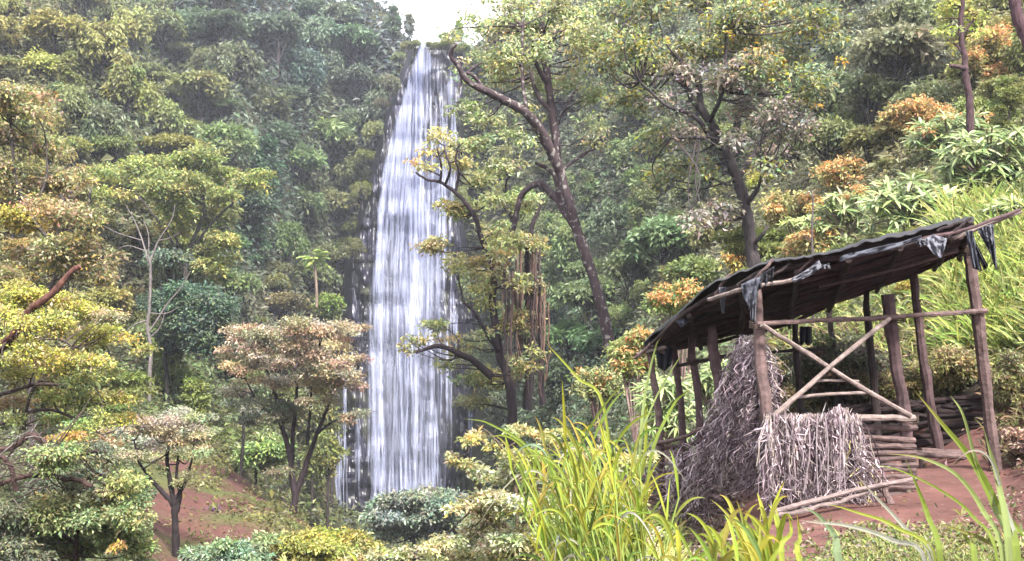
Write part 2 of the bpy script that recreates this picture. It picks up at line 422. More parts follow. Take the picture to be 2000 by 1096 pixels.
def rockS(px, py):
    t = (py - 85) / 900.0
    side = np.maximum(0, np.abs(px - (812 - 10 * t)) - (60 + 70 * t)) * 0.035
    return 153.5 - 9.0 * np.clip(t, -0.1, 1.1) + side - 3.2 * fbm(px / 70 + 5, py / 46, 31, 2) - 0.9 * np.abs(vnoise(px / 9.0, py / 160.0, 41) - 0.5) - 1.7
def mat_water(name, lo, hi, sx, sz, maxa, colw=(0.33, 0.345, 0.43, 1)):
    m, n, l = new_mat(name)
    out = n.new("ShaderNodeOutputMaterial"); tc = n.new("ShaderNodeTexCoord")
    at = n.new("ShaderNodeAttribute"); at.attribute_name = "Col"
    mp = n.new("ShaderNodeMapping"); mp.inputs["Scale"].default_value = (sx, 0.0, sz)
    nz = n.new("ShaderNodeTexNoise"); nz.inputs["Scale"].default_value = 1; nz.inputs["Detail"].default_value = 3
    nz.inputs["Roughness"].default_value = 0.7; nz.inputs["Distortion"].default_value = 0.3
    l.new(tc.outputs["Object"], mp.inputs[0]); l.new(mp.outputs[0], nz.inputs[0])
    mr = n.new("ShaderNodeMapRange"); mr.inputs[1].default_value = lo; mr.inputs[2].default_value = hi
    mr.inputs[3].default_value = 0.0; mr.inputs[4].default_value = maxa
    l.new(nz.outputs[0], mr.inputs[0])
    mu = n.new("ShaderNodeMath"); mu.operation = 'MULTIPLY'; mu.use_clamp = True
    l.new(mr.outputs[0], mu.inputs[0]); l.new(at.outputs["Fac"], mu.inputs[1])
    df = n.new("ShaderNodeBsdfPrincipled"); df.inputs["Base Color"].default_value = colw
    df.inputs["Roughness"].default_value = 0.6
    tl = n.new("ShaderNodeBsdfTranslucent"); tl.inputs[0].default_value = colw
    m1 = n.new("ShaderNodeMixShader"); m1.inputs[0].default_value = 0.25
    l.new(df.outputs[0], m1.inputs[1]); l.new(tl.outputs[0], m1.inputs[2])
    tp = n.new("ShaderNodeBsdfTransparent"); m2 = n.new("ShaderNodeMixShader")
    l.new(mu.outputs[0], m2.inputs[0]); l.new(tp.outputs[0], m2.inputs[1]); l.new(m1.outputs[0], m2.inputs[2])
    l.new(m2.outputs[0], out.inputs[0])
    return m
M_WATER = mat_water("falling_water_veil", 0.3, 0.66, 1.6, 0.012, 1.0, (0.14, 0.16, 0.28, 1))
M_WATER2 = mat_water("falling_water_threads", 0.2, 0.6, 2.6, 0.012, 1.0, (0.29, 0.315, 0.45, 1))
ED = np.array([[85, 820, 832], [110, 812, 845], [130, 802, 889], [180, 790, 893], [250, 768, 893], [330, 748, 888], [420, 738, 872], [520, 728, 868],
               [620, 716, 880], [700, 714, 884], [800, 716, 876], [900, 722, 872], [1000, 722, 872], [1045, 722, 872]], float)
def edges(py): return np.interp(py, ED[:, 0], ED[:, 1]), np.interp(py, ED[:, 0], ED[:, 2])
mb = MB()
for lay, (off, k) in enumerate(((0.5, 0.58), (1.3, 0.3))):
    pys = np.arange(83, 1046, 5.0); us = np.linspace(0, 1, 56)
    U, B = np.meshgrid(us, pys, indexing='ij')
    e0, e1 = edges(B)
    wig = 6 * fbm(B / 60, U * 0 + lay, 61 + lay)
    A = e0 + (e1 - e0) * U + wig
    Yw = rockS(A, B) - off * .5 + (lay * 0.4) * fbm(A / 20, B / 60, 63)
    alpha = np.clip(U * 9, 0, 1) * np.clip((1 - U) * 9, 0, 1)
    # the stream is heaviest where the photo is whitest
    cen = np.interp(B, [85, 180, 250, 330, 450, 560, 700, 1000], [828, 800, 782, 800, 815, 806, 800, 790])
    heavy = 0.45 + 0.95 * np.exp(-((A - cen) / 34.0) ** 2)
    heavy += 0.5 * np.exp(-((A - np.interp(B, [85, 180, 330, 480, 620, 1000], [828, 790, 756, 742, 736, 740])) / 15.0) ** 2)
    darkp = 0.7 * np.exp(-((A - 856) / 30.0) ** 2) * np.clip((340 - B) / 80, 0, 1) + 0.35 * np.exp(-((A - 765) / 15.0) ** 2) * ((B > 420) & (B < 560))
    alpha = alpha * np.clip(heavy - darkp, 0.05, 1.5) ** 1.3 * k * np.interp(B, [480, 760], [1, .6]) * (0.8 + 0.8 * (fbm(A / 5, B / 130, 66, 3) + .5))
    nx, ny = A.shape
    ii, jj = np.meshgrid(np.arange(nx - 1), np.arange(ny - 1), indexing='ij')
    q = np.stack([ii * ny + jj, (ii + 1) * ny + jj, (ii + 1) * ny + jj + 1, ii * ny + jj + 1], -1).reshape(-1, 4)
    V = np.stack([(A - 1000) / F * Yw, Yw, (HY - B) / F * Yw], -1)
    mb.add(V, np.repeat(alpha.reshape(-1, 1), 3, 1), q)
veil = mb.build("waterfall_water", M_WATER); tag(veil, "tall white waterfall veil dropping over the dark cliff", "waterfall", kind="structure")
mb = MB()
# free threads of falling water
def thread(px, py0, py1, w, al, off, lean=0.0):
    n = max(4, int((py1 - py0) / 14)); b = np.linspace(py0, py1, n)
    a = px + np.cumsum(rng.normal(size=n) * 0.7) + lean * (b - py0)
    y = rockS(a, b) - off * .6 - .2
    ww = w * (0.25 + np.sin(np.linspace(0.12, 0.95, n) * np.pi)) * np.exp(0.3 * rng.normal(size=n)) * 0.5 / F * y
    p = np.stack([(a - 1000) / F * y, y, (HY - b) / F * y], -1)
    W = np.stack([ww, 0 * ww, 0 * ww], -1)
    V = np.concatenate([p - W, p - [0, .08, 0], p + W])
    q = [[i, n + i, n + i + 1, i + 1] for i in range(n - 1)] + [[n + i, 2 * n + i, 2 * n + i + 1, n + i + 1] for i in range(n - 1)]
    fade = np.sin(np.linspace(0.08, 0.92, n) * np.pi) ** .7
    mb.add(V, np.repeat(np.concatenate([fade * 0, fade, fade * 0])[:, None] * al * .8, 3, 1), q)
for i in range(520):
    b0 = 85 + 900 * rng.random() ** 0.8; ln = 50 + 260 * rng.random() ** 2
    e0, e1 = edges(b0)
    if rng.random() < 0.45:
        cen = np.interp(b0, [85, 180, 250, 330, 450, 560, 700, 1000], [828, 800, 782, 800, 815, 806, 800, 790]); a0 = cen + rng.normal() * 24
        if rng.random() < .35: a0 = np.interp(b0, [85, 180, 330, 480, 620, 1000], [828, 790, 756, 742, 736, 740]) + rng.normal() * 8
    else: a0 = e0 + (e1 - e0) * rng.random()
    a0 = np.clip(a0, e0 + 1, e1 - 1)
    thread(a0, b0, min(b0 + ln, 1040), 2 + 7 * rng.random() ** 2, 0.35 + 0.9 * rng.random() ** 2, 0.7 + rng.random() * 1.2, lean=-0.1 if b0 < 330 and a0 < 810 else 0)
for (a, b0, b1, w, al) in [(664, 830, 1000, 4, 1.2), (676, 690, 900, 3, .9), (672, 840, 1020, 3, .8), (660, 900, 1010, 5, .7), (700, 790, 960, 6, .6), (925, 790, 920, 3.5, 1.4), (918, 780, 860, 3, 1.1),
                           (884, 580, 660, 3, 1.3), (890, 600, 690, 3, 1.2), (740, 690, 960, 7, 2.2), (742, 560, 760, 6, 1.8), (808, 470, 650, 12, 1.7), (804, 560, 700, 9, 1.6), (850, 800, 960, 5, 1.8), (810, 720, 960, 6, 1.8)]:
    for k in range(3): thread(a + rng.normal() * 2, b0 + rng.normal() * 8, b1 + rng.normal() * 10, w, al, 0.8 + 0.3 * k)
mb.build("water_threads", M_WATER2, veil)

# plunge pool
m, n, l = new_mat("pool_water"); out = n.new("ShaderNodeOutputMaterial"); b = n.new("ShaderNodeBsdfPrincipled")
b.inputs["Base Color"].default_value = (0.08, 0.09, 0.11, 1); b.inputs["Roughness"].default_value = 0.25
nz = n.new("ShaderNodeTexNoise"); nz.inputs["Scale"].default_value = 1.5; bp = n.new("ShaderNodeBump"); bp.inputs["Strength"].default_value = 0.5
l.new(nz.outputs[0], bp.inputs["Height"]); l.new(bp.outputs[0], b.inputs["Normal"]); l.new(b.outputs[0], out.inputs[0])
mb = MB(); a = np.linspace(0, 2 * np.pi, 40)[:-1]
ring = np.stack([-17.5 + (11 + 1.5 * np.sin(3 * a)) * np.cos(a), 134 + 12 * np.sin(a), np.full_like(a, -27.4)], -1)
mb.add(np.concatenate([ring, [[-17.5, 134, -27.2]]]), [.3, .3, .3], None, [[i, (i + 1) % 39, 39] for i in range(39)])
tag(mb.build("water", m), "plunge pool at the foot of the waterfall", "water", kind="structure")

# ------------------------------------------------------------------ generic hillside trees (unit size: crown radius 1)
W3 = np.array([1.0, 1.0, 1.0])
def tint(f, s=0.06): return np.clip(W3 * f * (1 + s * rng.normal(size=3)), 0.1, 3)
def unit_tree(kind, seed):
    global rng
    rng = np.random.default_rng(seed)
    cr, tr = MB(), MB(); grey = [W3 * 0.8, W3, W3 * 1.2, np.array([1.12, 1.05, 0.8])]
    bark = W3
    if kind == 'round':
        H = 1.5; cs = []
        for i in range(20):
            g = unit(rng.normal(size=3)); g[2] = abs(g[2]) * 0.95 - 0.25
            cs.append((g * [0.72, 0.72, 0.62] + [0, 0, H], 0.26 + 0.16 * rng.random()))
        for c, R in cs:
            cloud(cr, c, [R, R, R * 0.75], 150, 0.17, grey, bias=np.exp(0.22 * rng.normal()))
    elif kind == 'umbrella':
        H = 2.0; cs = []
        for i in range(17):
            a = rng.random() * 6.28; rr = rng.random() ** 0.5 * 0.85
            cs.append((np.array([rr * math.cos(a), rr * math.sin(a), H - 0.35 * rr * rr - 0.32 * rng.integers(0, 2)]), 0.25 + 0.15 * rng.random()))
        for c, R in cs:
            cloud(cr, c, [R * 1.2, R * 1.2, R * 0.3], 170, 0.15, grey, up=0.9, droop=0.1, bias=np.exp(0.18 * rng.normal()))
    elif kind == 'draped':
        H = 1.2; cs = []
        for i in range(24):
            a = rng.random() * 6.28; rr = 0.25 + 0.65 * rng.random()
            z = H + 0.35 - 0.9 * rr ** 2 * rng.random() - (0.6 * rng.random() if rr > .5 else 0)
            cs.append((np.array([rr * math.cos(a), rr * math.sin(a), z]), 0.17 + 0.12 * rng.random()))
        for c, R in cs:
            cloud(cr, c + [0, 0, -R * 0.8], [R, R, R * 2.1], 140, 0.17, grey, up=-0.1, droop=1.2, bias=np.exp(0.22 * rng.normal()))
    elif kind == 'bush':
        H = 0.45; cs = []
        for i in range(22):
            g = unit(rng.normal(size=3)); g[2] = abs(g[2])
            cs.append((g * [0.75, 0.75, 0.7] * (0.6 + .4 * rng.random()), 0.24 + 0.14 * rng.random()))
        for c, R in cs:
            cloud(cr, c, [R, R, R * 0.8], 130, 0.16, grey, bias=np.exp(0.2 * rng.normal()))
    elif kind == 'tall':
        H = 2.2; cs = []
        for i in range(22):
            t = rng.random(); a = rng.random() * 6.28; rr = 0.55 * math.sin(0.35 + 2.6 * t) * (0.5 + .5 * rng.random())
            cs.append((np.array([rr * math.cos(a), rr * math.sin(a), 0.8 + 1.9 * t]), 0.18 + 0.14 * rng.random()))
        for c, R in cs:
            cloud(cr, c, [R, R, R * 0.8], 130, 0.15, grey, bias=np.exp(0.22 * rng.normal()))
    top = max(c[2] for c, _ in cs)
    base = np.array([0, 0, -0.7])
    st = smooth_path([base, [0.05 * rng.normal(), 0.05 * rng.normal(), top * 0.35], [0.1 * rng.normal(), 0.1 * rng.normal(), top * 0.8]], 4)
    tube(tr, st, np.linspace(0.07, 0.025, len(st)), bark, 6)
    for c, R in cs:
        s0 = st[rng.integers(len(st) // 3, len(st))]
        m = (s0 + c) / 2 + [0, 0, -0.08]
        tube(tr, smooth_path([s0, m, c], 2), np.linspace(0.028, 0.008, 5), bark, 4, cap=False)
    return tr.mesh("trunk", M_BARK), cr.mesh("crown", M_LEAF)
VAR = {}
for k, (kind, cnt) in enumerate((('round', 4), ('umbrella', 3), ('draped', 3), ('bush', 3), ('tall', 2))):
    VAR[kind] = [unit_tree(kind, 100 + 10 * k + i) for i in range(cnt)]
rng = np.random.default_rng(5)

# hand-read colours of the photo (px, py, r, g, b), interpolated between points
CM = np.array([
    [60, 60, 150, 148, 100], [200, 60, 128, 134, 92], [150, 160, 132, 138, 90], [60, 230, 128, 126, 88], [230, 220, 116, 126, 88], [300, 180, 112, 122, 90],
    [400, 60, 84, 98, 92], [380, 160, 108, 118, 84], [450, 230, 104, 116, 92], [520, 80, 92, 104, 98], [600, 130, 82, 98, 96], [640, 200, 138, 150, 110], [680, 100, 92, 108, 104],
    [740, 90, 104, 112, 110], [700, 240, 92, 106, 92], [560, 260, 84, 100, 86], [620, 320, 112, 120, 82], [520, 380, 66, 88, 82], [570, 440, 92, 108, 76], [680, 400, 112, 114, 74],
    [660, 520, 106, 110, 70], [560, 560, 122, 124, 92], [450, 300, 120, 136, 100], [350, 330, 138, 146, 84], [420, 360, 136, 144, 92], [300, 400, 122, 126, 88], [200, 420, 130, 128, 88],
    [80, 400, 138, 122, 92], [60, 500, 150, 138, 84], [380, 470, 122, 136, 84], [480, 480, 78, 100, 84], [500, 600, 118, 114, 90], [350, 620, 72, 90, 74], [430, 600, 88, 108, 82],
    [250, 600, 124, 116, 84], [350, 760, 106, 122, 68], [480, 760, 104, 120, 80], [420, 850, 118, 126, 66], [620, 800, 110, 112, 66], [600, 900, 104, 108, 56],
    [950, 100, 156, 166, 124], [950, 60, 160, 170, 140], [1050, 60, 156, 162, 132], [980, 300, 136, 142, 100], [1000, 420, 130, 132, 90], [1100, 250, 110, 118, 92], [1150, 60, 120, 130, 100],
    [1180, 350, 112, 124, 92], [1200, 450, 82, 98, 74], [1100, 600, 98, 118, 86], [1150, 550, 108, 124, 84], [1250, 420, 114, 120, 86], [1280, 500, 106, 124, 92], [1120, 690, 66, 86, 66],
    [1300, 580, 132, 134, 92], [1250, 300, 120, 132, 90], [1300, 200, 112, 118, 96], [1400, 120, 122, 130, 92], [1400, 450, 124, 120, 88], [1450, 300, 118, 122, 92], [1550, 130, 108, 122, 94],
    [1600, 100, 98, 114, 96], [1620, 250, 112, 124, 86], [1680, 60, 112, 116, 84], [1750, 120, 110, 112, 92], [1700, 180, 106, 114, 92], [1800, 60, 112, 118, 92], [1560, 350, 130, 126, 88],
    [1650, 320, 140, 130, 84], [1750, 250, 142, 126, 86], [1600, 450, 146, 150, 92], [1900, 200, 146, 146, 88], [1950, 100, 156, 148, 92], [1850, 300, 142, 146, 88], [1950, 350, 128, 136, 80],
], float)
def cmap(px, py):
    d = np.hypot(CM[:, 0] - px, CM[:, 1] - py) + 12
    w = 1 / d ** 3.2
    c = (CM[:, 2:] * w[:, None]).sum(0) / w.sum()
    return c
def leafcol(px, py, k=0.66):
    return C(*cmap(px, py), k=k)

def colour_word(c):
    r, g, b = c
    if g < 104: return "dark" if b > 70 else "dark-green"
    if r > g and r > 138: return "tan"
    if r > g - 3: return "olive"
    if g > 134 and b < 105: return "yellow-green"
    if b > 95: return "grey-green"
    return "green"
SHAPE = {'round': 'round-crowned tree', 'umbrella': 'flat-topped tree', 'draped': 'creeper-draped tree', 'bush': 'bushy shrub', 'tall': 'narrow tree'}
def region(px, py):
    if px < 200: return "near the far left bluff's top" if py < 150 else ("on the far left bluff" if py < 330 else "behind the brown-leaved tree")
    if px < 380: return "on the shadowed rib of the left bluff" if py < 300 else "around the pale dead trunk"
    if px < 560: return "high on the wall left of the falls" if py < 180 else ("halfway up the wall left of the falls" if py < 400 else "above the pink-crowned tree")
    if px < 860: return "at the cliff top by the falls" if py < 110 else ("beside the upper left edge of the falls" if py < 330 else ("around the small palm" if py < 640 else "at the foot of the falls"))
    if px < 1060: return "on the skyline right of the falls" if py < 150 else ("behind the leaning tree's long bough" if py < 400 else "behind the hanging roots")
    if px < 1280: return "high between the leaning and dark-trunked trees" if py < 330 else "just right of the leaning trunk"
    if px < 1500: return "on the slope behind the dark-trunked tree" if py < 330 else "above the left half of the roof"
    if px < 1720: return "high on the right hillside" if py < 300 else "above the middle of the roof"
    return "at the top of the right hillside" if py < 230 else ("above the right end of the roof" if px > 1860 else "above the roof's grey plastic edge")

hilltrees = []
def number_labels():
    ords = ["", "first", "second", "third", "fourth", "fifth", "sixth", "seventh", "eighth", "ninth", "tenth", "eleventh", "twelfth", "thirteenth", "fourteenth", "fifteenth", "sixteenth", "seventeenth", "eighteenth", "nineteenth", "twentieth"]
    nums = ["", "one", "two", "three", "four", "five", "six", "seven", "eight", "nine", "ten", "eleven", "twelve", "thirteen", "fourteen", "fifteen", "sixteen", "seventeen", "eighteen", "nineteen", "twenty"]
    by = {}
    for o, px, py, auto in hilltrees:
        if auto: by.setdefault(o["label"], []).append((px, py, o))
    for lab, l in by.items():
        if len(l) < 2: continue
        sx = max(a[0] for a in l) - min(a[0] for a in l); sy = max(a[1] for a in l) - min(a[1] for a in l)
        l.sort(key=lambda a: a[0] if sx >= sy else a[1])
        for k, (px, py, o) in enumerate(l):
            if k + 1 >= len(ords): break
            head = lab.replace(' tree ', ' trees ', 1).replace(' shrub ', ' shrubs ', 1)
            o["label"] = (ords[k + 1] + (" from left of " if sx >= sy else " from top of ") + nums[min(len(l), 20)] + " " + head)
placed = []
def hill_tree(px, py, rpx, kind, ccol=None, dy=0.0, Yabs=None, squash=1.0, name=None, label=None):
    """crown centre seen at (px, py), standing on the terrain it is seen against"""
    lift = {'round': 1.5, 'umbrella': 1.8, 'draped': 1.1, 'bush': 0.35, 'tall': 1.7}[kind]
    Y = hit([px], [py + rpx * lift * 0.75])[0]
    if not np.isfinite(Y): Y = 172.0
    Y = Y + dy - 0.55 * rpx * Y / F * (Y > 60)
    if Yabs: Y = Yabs
    R = rpx * Y / F
    x = (px - 1000) / F * Y; zc = (HY - py) / F * Y; z = zc - R * lift * squash
    zg = gz(px, Y)
    z = z if Yabs else min(z, zg + 0.35 * R) if zg > z - 3 * R else z
    z = max(z, zg - 1.2 * R) if name is None and not Yabs and zg - z > 1.2 * R else z
    cc = cmap(px, py) if ccol is None else np.array(ccol, float)
    cc = cc * np.exp(0.07 * rng.normal()) + rng.normal(size=3) * 3
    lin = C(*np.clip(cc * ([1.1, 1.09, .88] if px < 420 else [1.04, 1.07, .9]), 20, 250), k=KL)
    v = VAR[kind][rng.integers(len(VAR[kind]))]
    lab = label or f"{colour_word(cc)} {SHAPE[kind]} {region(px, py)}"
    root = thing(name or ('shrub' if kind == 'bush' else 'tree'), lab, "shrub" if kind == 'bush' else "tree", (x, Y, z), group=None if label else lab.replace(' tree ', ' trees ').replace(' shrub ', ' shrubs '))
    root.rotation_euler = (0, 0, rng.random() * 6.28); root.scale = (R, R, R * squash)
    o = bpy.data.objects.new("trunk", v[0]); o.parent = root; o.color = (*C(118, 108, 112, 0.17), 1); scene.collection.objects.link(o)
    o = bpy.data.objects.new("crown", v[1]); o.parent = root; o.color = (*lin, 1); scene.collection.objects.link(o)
    placed.append((px, py, rpx)); hilltrees.append((root, px, py, label is None))
    return root

# crowns one can single out on the slopes
NOTE = [(640, 195, 55, 'round', (142, 154, 116)), (600, 120, 48, 'draped', (80, 98, 100)), (690, 60, 50, 'round', (112, 126, 118)), (740, 130, 40, 'draped', (100, 112, 104)),
        (540, 60, 55, 'round', (100, 112, 100)), (460, 120, 50, 'draped', (104, 116, 90)), (200, 90, 60, 'draped', (140, 140, 96)), (110, 60, 55, 'round', (150, 146, 104)),
        (250, 170, 55, 'draped', (126, 132, 92)), (310, 230, 50, 'draped', (116, 124, 86)), (200, 240, 55, 'draped', (92, 108, 88)), (130, 200, 50, 'draped', (108, 116, 84)),
        (440, 285, 60, 'round', (118, 134, 100)), (520, 330, 50, 'tall', (78, 100, 92)), (480, 400, 55, 'round', (70, 94, 84)), (560, 460, 45, 'draped', (96, 110, 74)),
        (640, 350, 45, 'round', (124, 122, 88)), (690, 330, 35, 'draped', (110, 116, 74)), (700, 440, 35, 'bush', (112, 114, 66)), (665, 560, 42, 'bush', (112, 120, 56)),
        (560, 590, 50, 'umbrella', (132, 122, 100)), (1150, 580, 60, 'round', (104, 122, 86)), (1240, 520, 60, 'round', (106, 122, 94)), (1300, 470, 70, 'round', (104, 124, 98)),
        (1200, 430, 50, 'draped', (84, 98, 78)), (1110, 660, 50, 'round', (92, 116, 78)), (1750, 110, 90, 'round', (116, 118, 100)), (1700, 190, 60, 'round', (104, 110, 92)), (1800, 190, 60, 'bush', (112, 116, 96)),
        (1640, 90, 40, 'draped', (92, 108, 96)), (1260, 170, 60, 'draped', (110, 122, 92)), (1190, 90, 50, 'round', (116, 128, 104)), (970, 70, 45, 'round', (156, 168, 134)), (1010, 30, 45, 'tall', (160, 172, 140)),
        (930, 110, 40, 'round', (150, 160, 116)), (868, 70, 14, 'bush', (142, 150, 112)), (800, 40, 20, 'tall', (110, 122, 118)), (895, 25, 24, 'tall', (150, 160, 130)), (768, 40, 26, 'tall', (106, 120, 114))]
LIP = [(812, 84, 14, 'bush', (142, 146, 112)), (838, 86, 10, 'bush', (140, 140, 110)), (862, 92, 9, 'bush', (150, 146, 110)), (890, 96, 10, 'bush', (140, 146, 104)), (795, 88, 16, 'bush', (132, 134, 106)), (852, 88, 12, 'bush', (132, 140, 100)), (872, 84, 18, 'bush', (150, 152, 100)), (905, 92, 18, 'bush', (136, 146, 104)), (780, 110, 18, 'bush', (120, 124, 104)), (762, 160, 20, 'draped', (112, 116, 100)), (748, 200, 18, 'bush', (118, 116, 104)), (728, 250, 20, 'draped', (112, 118, 86)), (712, 300, 20, 'bush', (116, 122, 70)), (708, 370, 22, 'draped', (110, 114, 66)), (690, 480, 24, 'draped', (104, 106, 64)), (905, 200, 18, 'bush', (130, 140, 100)), (900, 380, 20, 'draped', (128, 128, 86))]
for a in NOTE: hill_tree(*a)
for a in LIP: hill_tree(*a, Yabs=float(rockY(np.array(a[0]), np.array(a[1]))) - 1.0 if a[1] > 95 else 151.5)
tries = 0
KP = ['round', 'round', 'draped', 'umbrella', 'bush', 'tall', 'draped']
while len(placed) < 330 and tries < 60000:
    tries += 1
    px = rng.uniform(-60, 2060); py = rng.uniform(-40, 800)
    if 560 < px < 950 and py > 600: continue
    if RL(py) - 12 < px < RR_(py) + 6 and py > 30: continue
    if px > 1230 and py > 620 - (px - 1230) * 0.12 and px < 1840: continue
    if px >= 1840 and py > 470: continue
    if px < 700 and py > 800: continue
    if 740 < px < 1000 and py < 70: continue
    rh = px > 1480 and py > 215 + (2000 - px) * .25
    Y = hit([px], [py + 30])[0]
    if not np.isfinite(Y) or Y < (14.6 if px > 1480 else 24): continue
    rp = rng.uniform(26, 58) * (1.15 if Y < 60 else 1)
    if rh: rp = rng.uniform(20, 34)
    if any((px - a) ** 2 + ((py - b) * 1.15) ** 2 < ((rp + c) * 0.56) ** 2 for a, b, c in placed): continue
    if rh: hill_tree(px, py, rp, 'bush', [(166, 168, 92), (180, 172, 98), (152, 162, 86), (186, 160, 104), (140, 152, 100), (158, 170, 110)][rng.integers(6)])
    else: hill_tree(px, py, rp, KP[rng.integers(len(KP))])
for i in range(34):
    px = 1500 + 500 * (i + rng.random()) / 34; Yb = rng.uniform(15, 21); py = HY - gz(px, Yb) / Yb * F - 14
    if px > 1850: Yb = rng.uniform(19, 25); py = HY - gz(px, Yb) / Yb * F - 14
    hill_tree(px, py, rng.uniform(22, 40), 'bush', [(150, 160, 86), (166, 164, 96), (130, 148, 84), (176, 158, 104), (120, 136, 90), (150, 164, 106)][rng.integers(6)], Yabs=Yb)
number_labels()

# undergrowth over every slope
mb = MB()
N = 130000
px = rng.uniform(-420, 2560, N); py = rng.uniform(-60, 1130, N)
Y = hit(px, py, 13.0)
ok = np.isfinite(Y) & ~((px > RL(py) + 14) & (px < RR_(py) - 8) & (py > 92) & (py < 990) & (Y > 90)) & ~((Y < 13.6) & (px > 1150)) & ~((px > 1480) & (Y < 16))
kn = (Y > 24) & (Y < 62) & (px > 270) & (px < 660) & (py > 850)
ok &= ~(kn & (fbm(px / 70, py / 40, 77) < np.where(px < 375, .3, np.where((px < 450) & (py > 960), .08, -.14))) & (rng.random(N) < 0.92))
px, py, Y, kn = px[ok], py[ok], Y[ok], kn[ok]
for rep in range(4):
    jx, jy = px + rng.normal(size=len(px)) * 7, py + rng.normal(size=len(px)) * 7
    pos = np.stack([(jx - 1000) / F * Y, Y, (HY - jy) / F * Y], -1)
    sz = np.where(kn, 7.5, 10.0) * Y / F * np.exp(0.3 * rng.normal(size=len(px)))
    nr = unit(np.array([0, -0.5, 0.8]) + rng.normal(size=(len(px), 3)) * 0.5)
    pos = pos + nr * (sz * (0.2 + rng.random(len(px))))[:, None]
    d = unit(rng.normal(size=(len(px), 3)) * [1, 1, 0.6] + [0, -0.2, -0.3])
    if rep == 0:
        cc = np.array([leafcol(a, b, 0.48) * [.96, 1, 1.05] for a, b in zip(px, py)])  # leaf colour darkened and blued to paint shadow gaps between crowns
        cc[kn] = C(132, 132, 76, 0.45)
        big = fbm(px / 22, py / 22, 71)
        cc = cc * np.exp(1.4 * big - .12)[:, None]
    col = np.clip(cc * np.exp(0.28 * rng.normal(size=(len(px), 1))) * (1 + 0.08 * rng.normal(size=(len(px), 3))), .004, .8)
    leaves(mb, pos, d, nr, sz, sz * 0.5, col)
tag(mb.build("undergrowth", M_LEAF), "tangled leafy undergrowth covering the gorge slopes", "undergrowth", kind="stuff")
# ------------------------------------------------------------------ hand-placed trees
def hero(name, label, Y, branches, clumps, pal, leaf, dens=1.0, barkc=(96, 80, 84), cat="tree", spread=0.5, bark=None, up=0.35, droop=0.35,
         aspect=0.5, twigs=True, bright=0.3, extra=None, gx=None, hollow=.5, twr=1.0):
    """branches: [[(px,py,dY)...], r0px, r1px]; clumps: (px,py,rx,ry[,dY[,palette index]]) all read off the photo at distance Y"""
    b0 = branches[0][0][0] if branches else clumps[0]
    bx = (b0[0] - 1000) / F * Y
    base = np.array([bx, Y, gz(b0[0], Y)]) if gx is None else np.array(gx)
    root = thing(name, label, cat, tuple(base))
    s = Y / F; tr = MB(); bc = C(*barkc, k=0.19); allp = []
    for bi, br in enumerate(branches):
        pts, r0, r1 = br[:3]; bcol = C(*br[3], k=0.17) if len(br) > 3 else bc
        p3 = [P(p[0], p[1], Y + (p[2] if len(p) > 2 else 0)) for p in pts]
        if bi == 0: # run the trunk down to the ground
            pb = p3[0].copy(); zg = gz(pts[0][0], Y + (pts[0][2] if len(pts[0]) > 2 else 0)) - 0.3
            if zg < pb[2]: pb[2] = zg; p3 = [pb] + p3
        sp = smooth_path(p3, 5, jit=0.05 * r0 * s)
        tube(tr, sp, np.linspace(r0, r1, len(sp)) * s * (1 + 0.045 * rng.normal(size=len(sp))), bcol, 9, wob=0.09)
        allp.append(sp)
    allp = np.concatenate(allp) if allp else np.array([base])
    cr = MB()
    for cl in clumps:
        cxp, cyp, rx, ry = cl[:4]; ry = max(ry, .55 * rx); cxp += rng.normal() * rx * .22; cyp += rng.normal() * ry * .4; dY = cl[4] if len(cl) > 4 else rng.uniform(-1, 1) * spread * 40 * s
        pl = pal[cl[5]] if len(cl) > 5 else pal[0]
        c = P(cxp, cyp, Y + dY)
        ns = max(3, int(rx * ry / 120))
        for k in range(ns):
            g = unit(rng.normal(size=3)) * rng.random() ** 0.4
            sc = c + g * np.array([rx, rx * 0.9, ry]) * s * 0.9
            rr = min(rx, ry * 1.9) * (0.42 + 0.3 * rng.random()) * s
            n = dens * 0.85 * (rr / s) ** 2 * 3.14 / (leaf * leaf * aspect) * 5.0
            cloud(cr, sc, [rr * 1.15, rr * 1.15, rr * 0.62 * min(1, ry / rx * 1.5)], max(6, n), leaf * s, pl, aspect=aspect, up=up, droop=droop, bright=bright, bias=np.exp(0.15 * rng.normal()), hollow=hollow)
            if twigs and k % 3 == 0:
                dd = np.linalg.norm(allp - sc - [0, 0, 0.0], axis=1) + np.where(allp[:, 2] > sc[2], 0.5 * rx * s, 0)
                a = allp[dd.argmin()]
                m = (a + sc) / 2 + rng.normal(size=3) * 0.08 * np.linalg.norm(sc - a) - [0, 0, 0.06 * np.linalg.norm(sc - a)]
                tube(tr, smooth_path([a, m, sc], 4), np.linspace(1.8, 0.5, 9) * s * twr, bc, 5, cap=False)
    if tr.n: tr.build("trunk", bark or M_BARK, root, smooth=True, origin=base)
    if cr.n: cr.build("crown", M_LEAF, root, origin=base)
    if extra: extra(root, base, s)
    return root

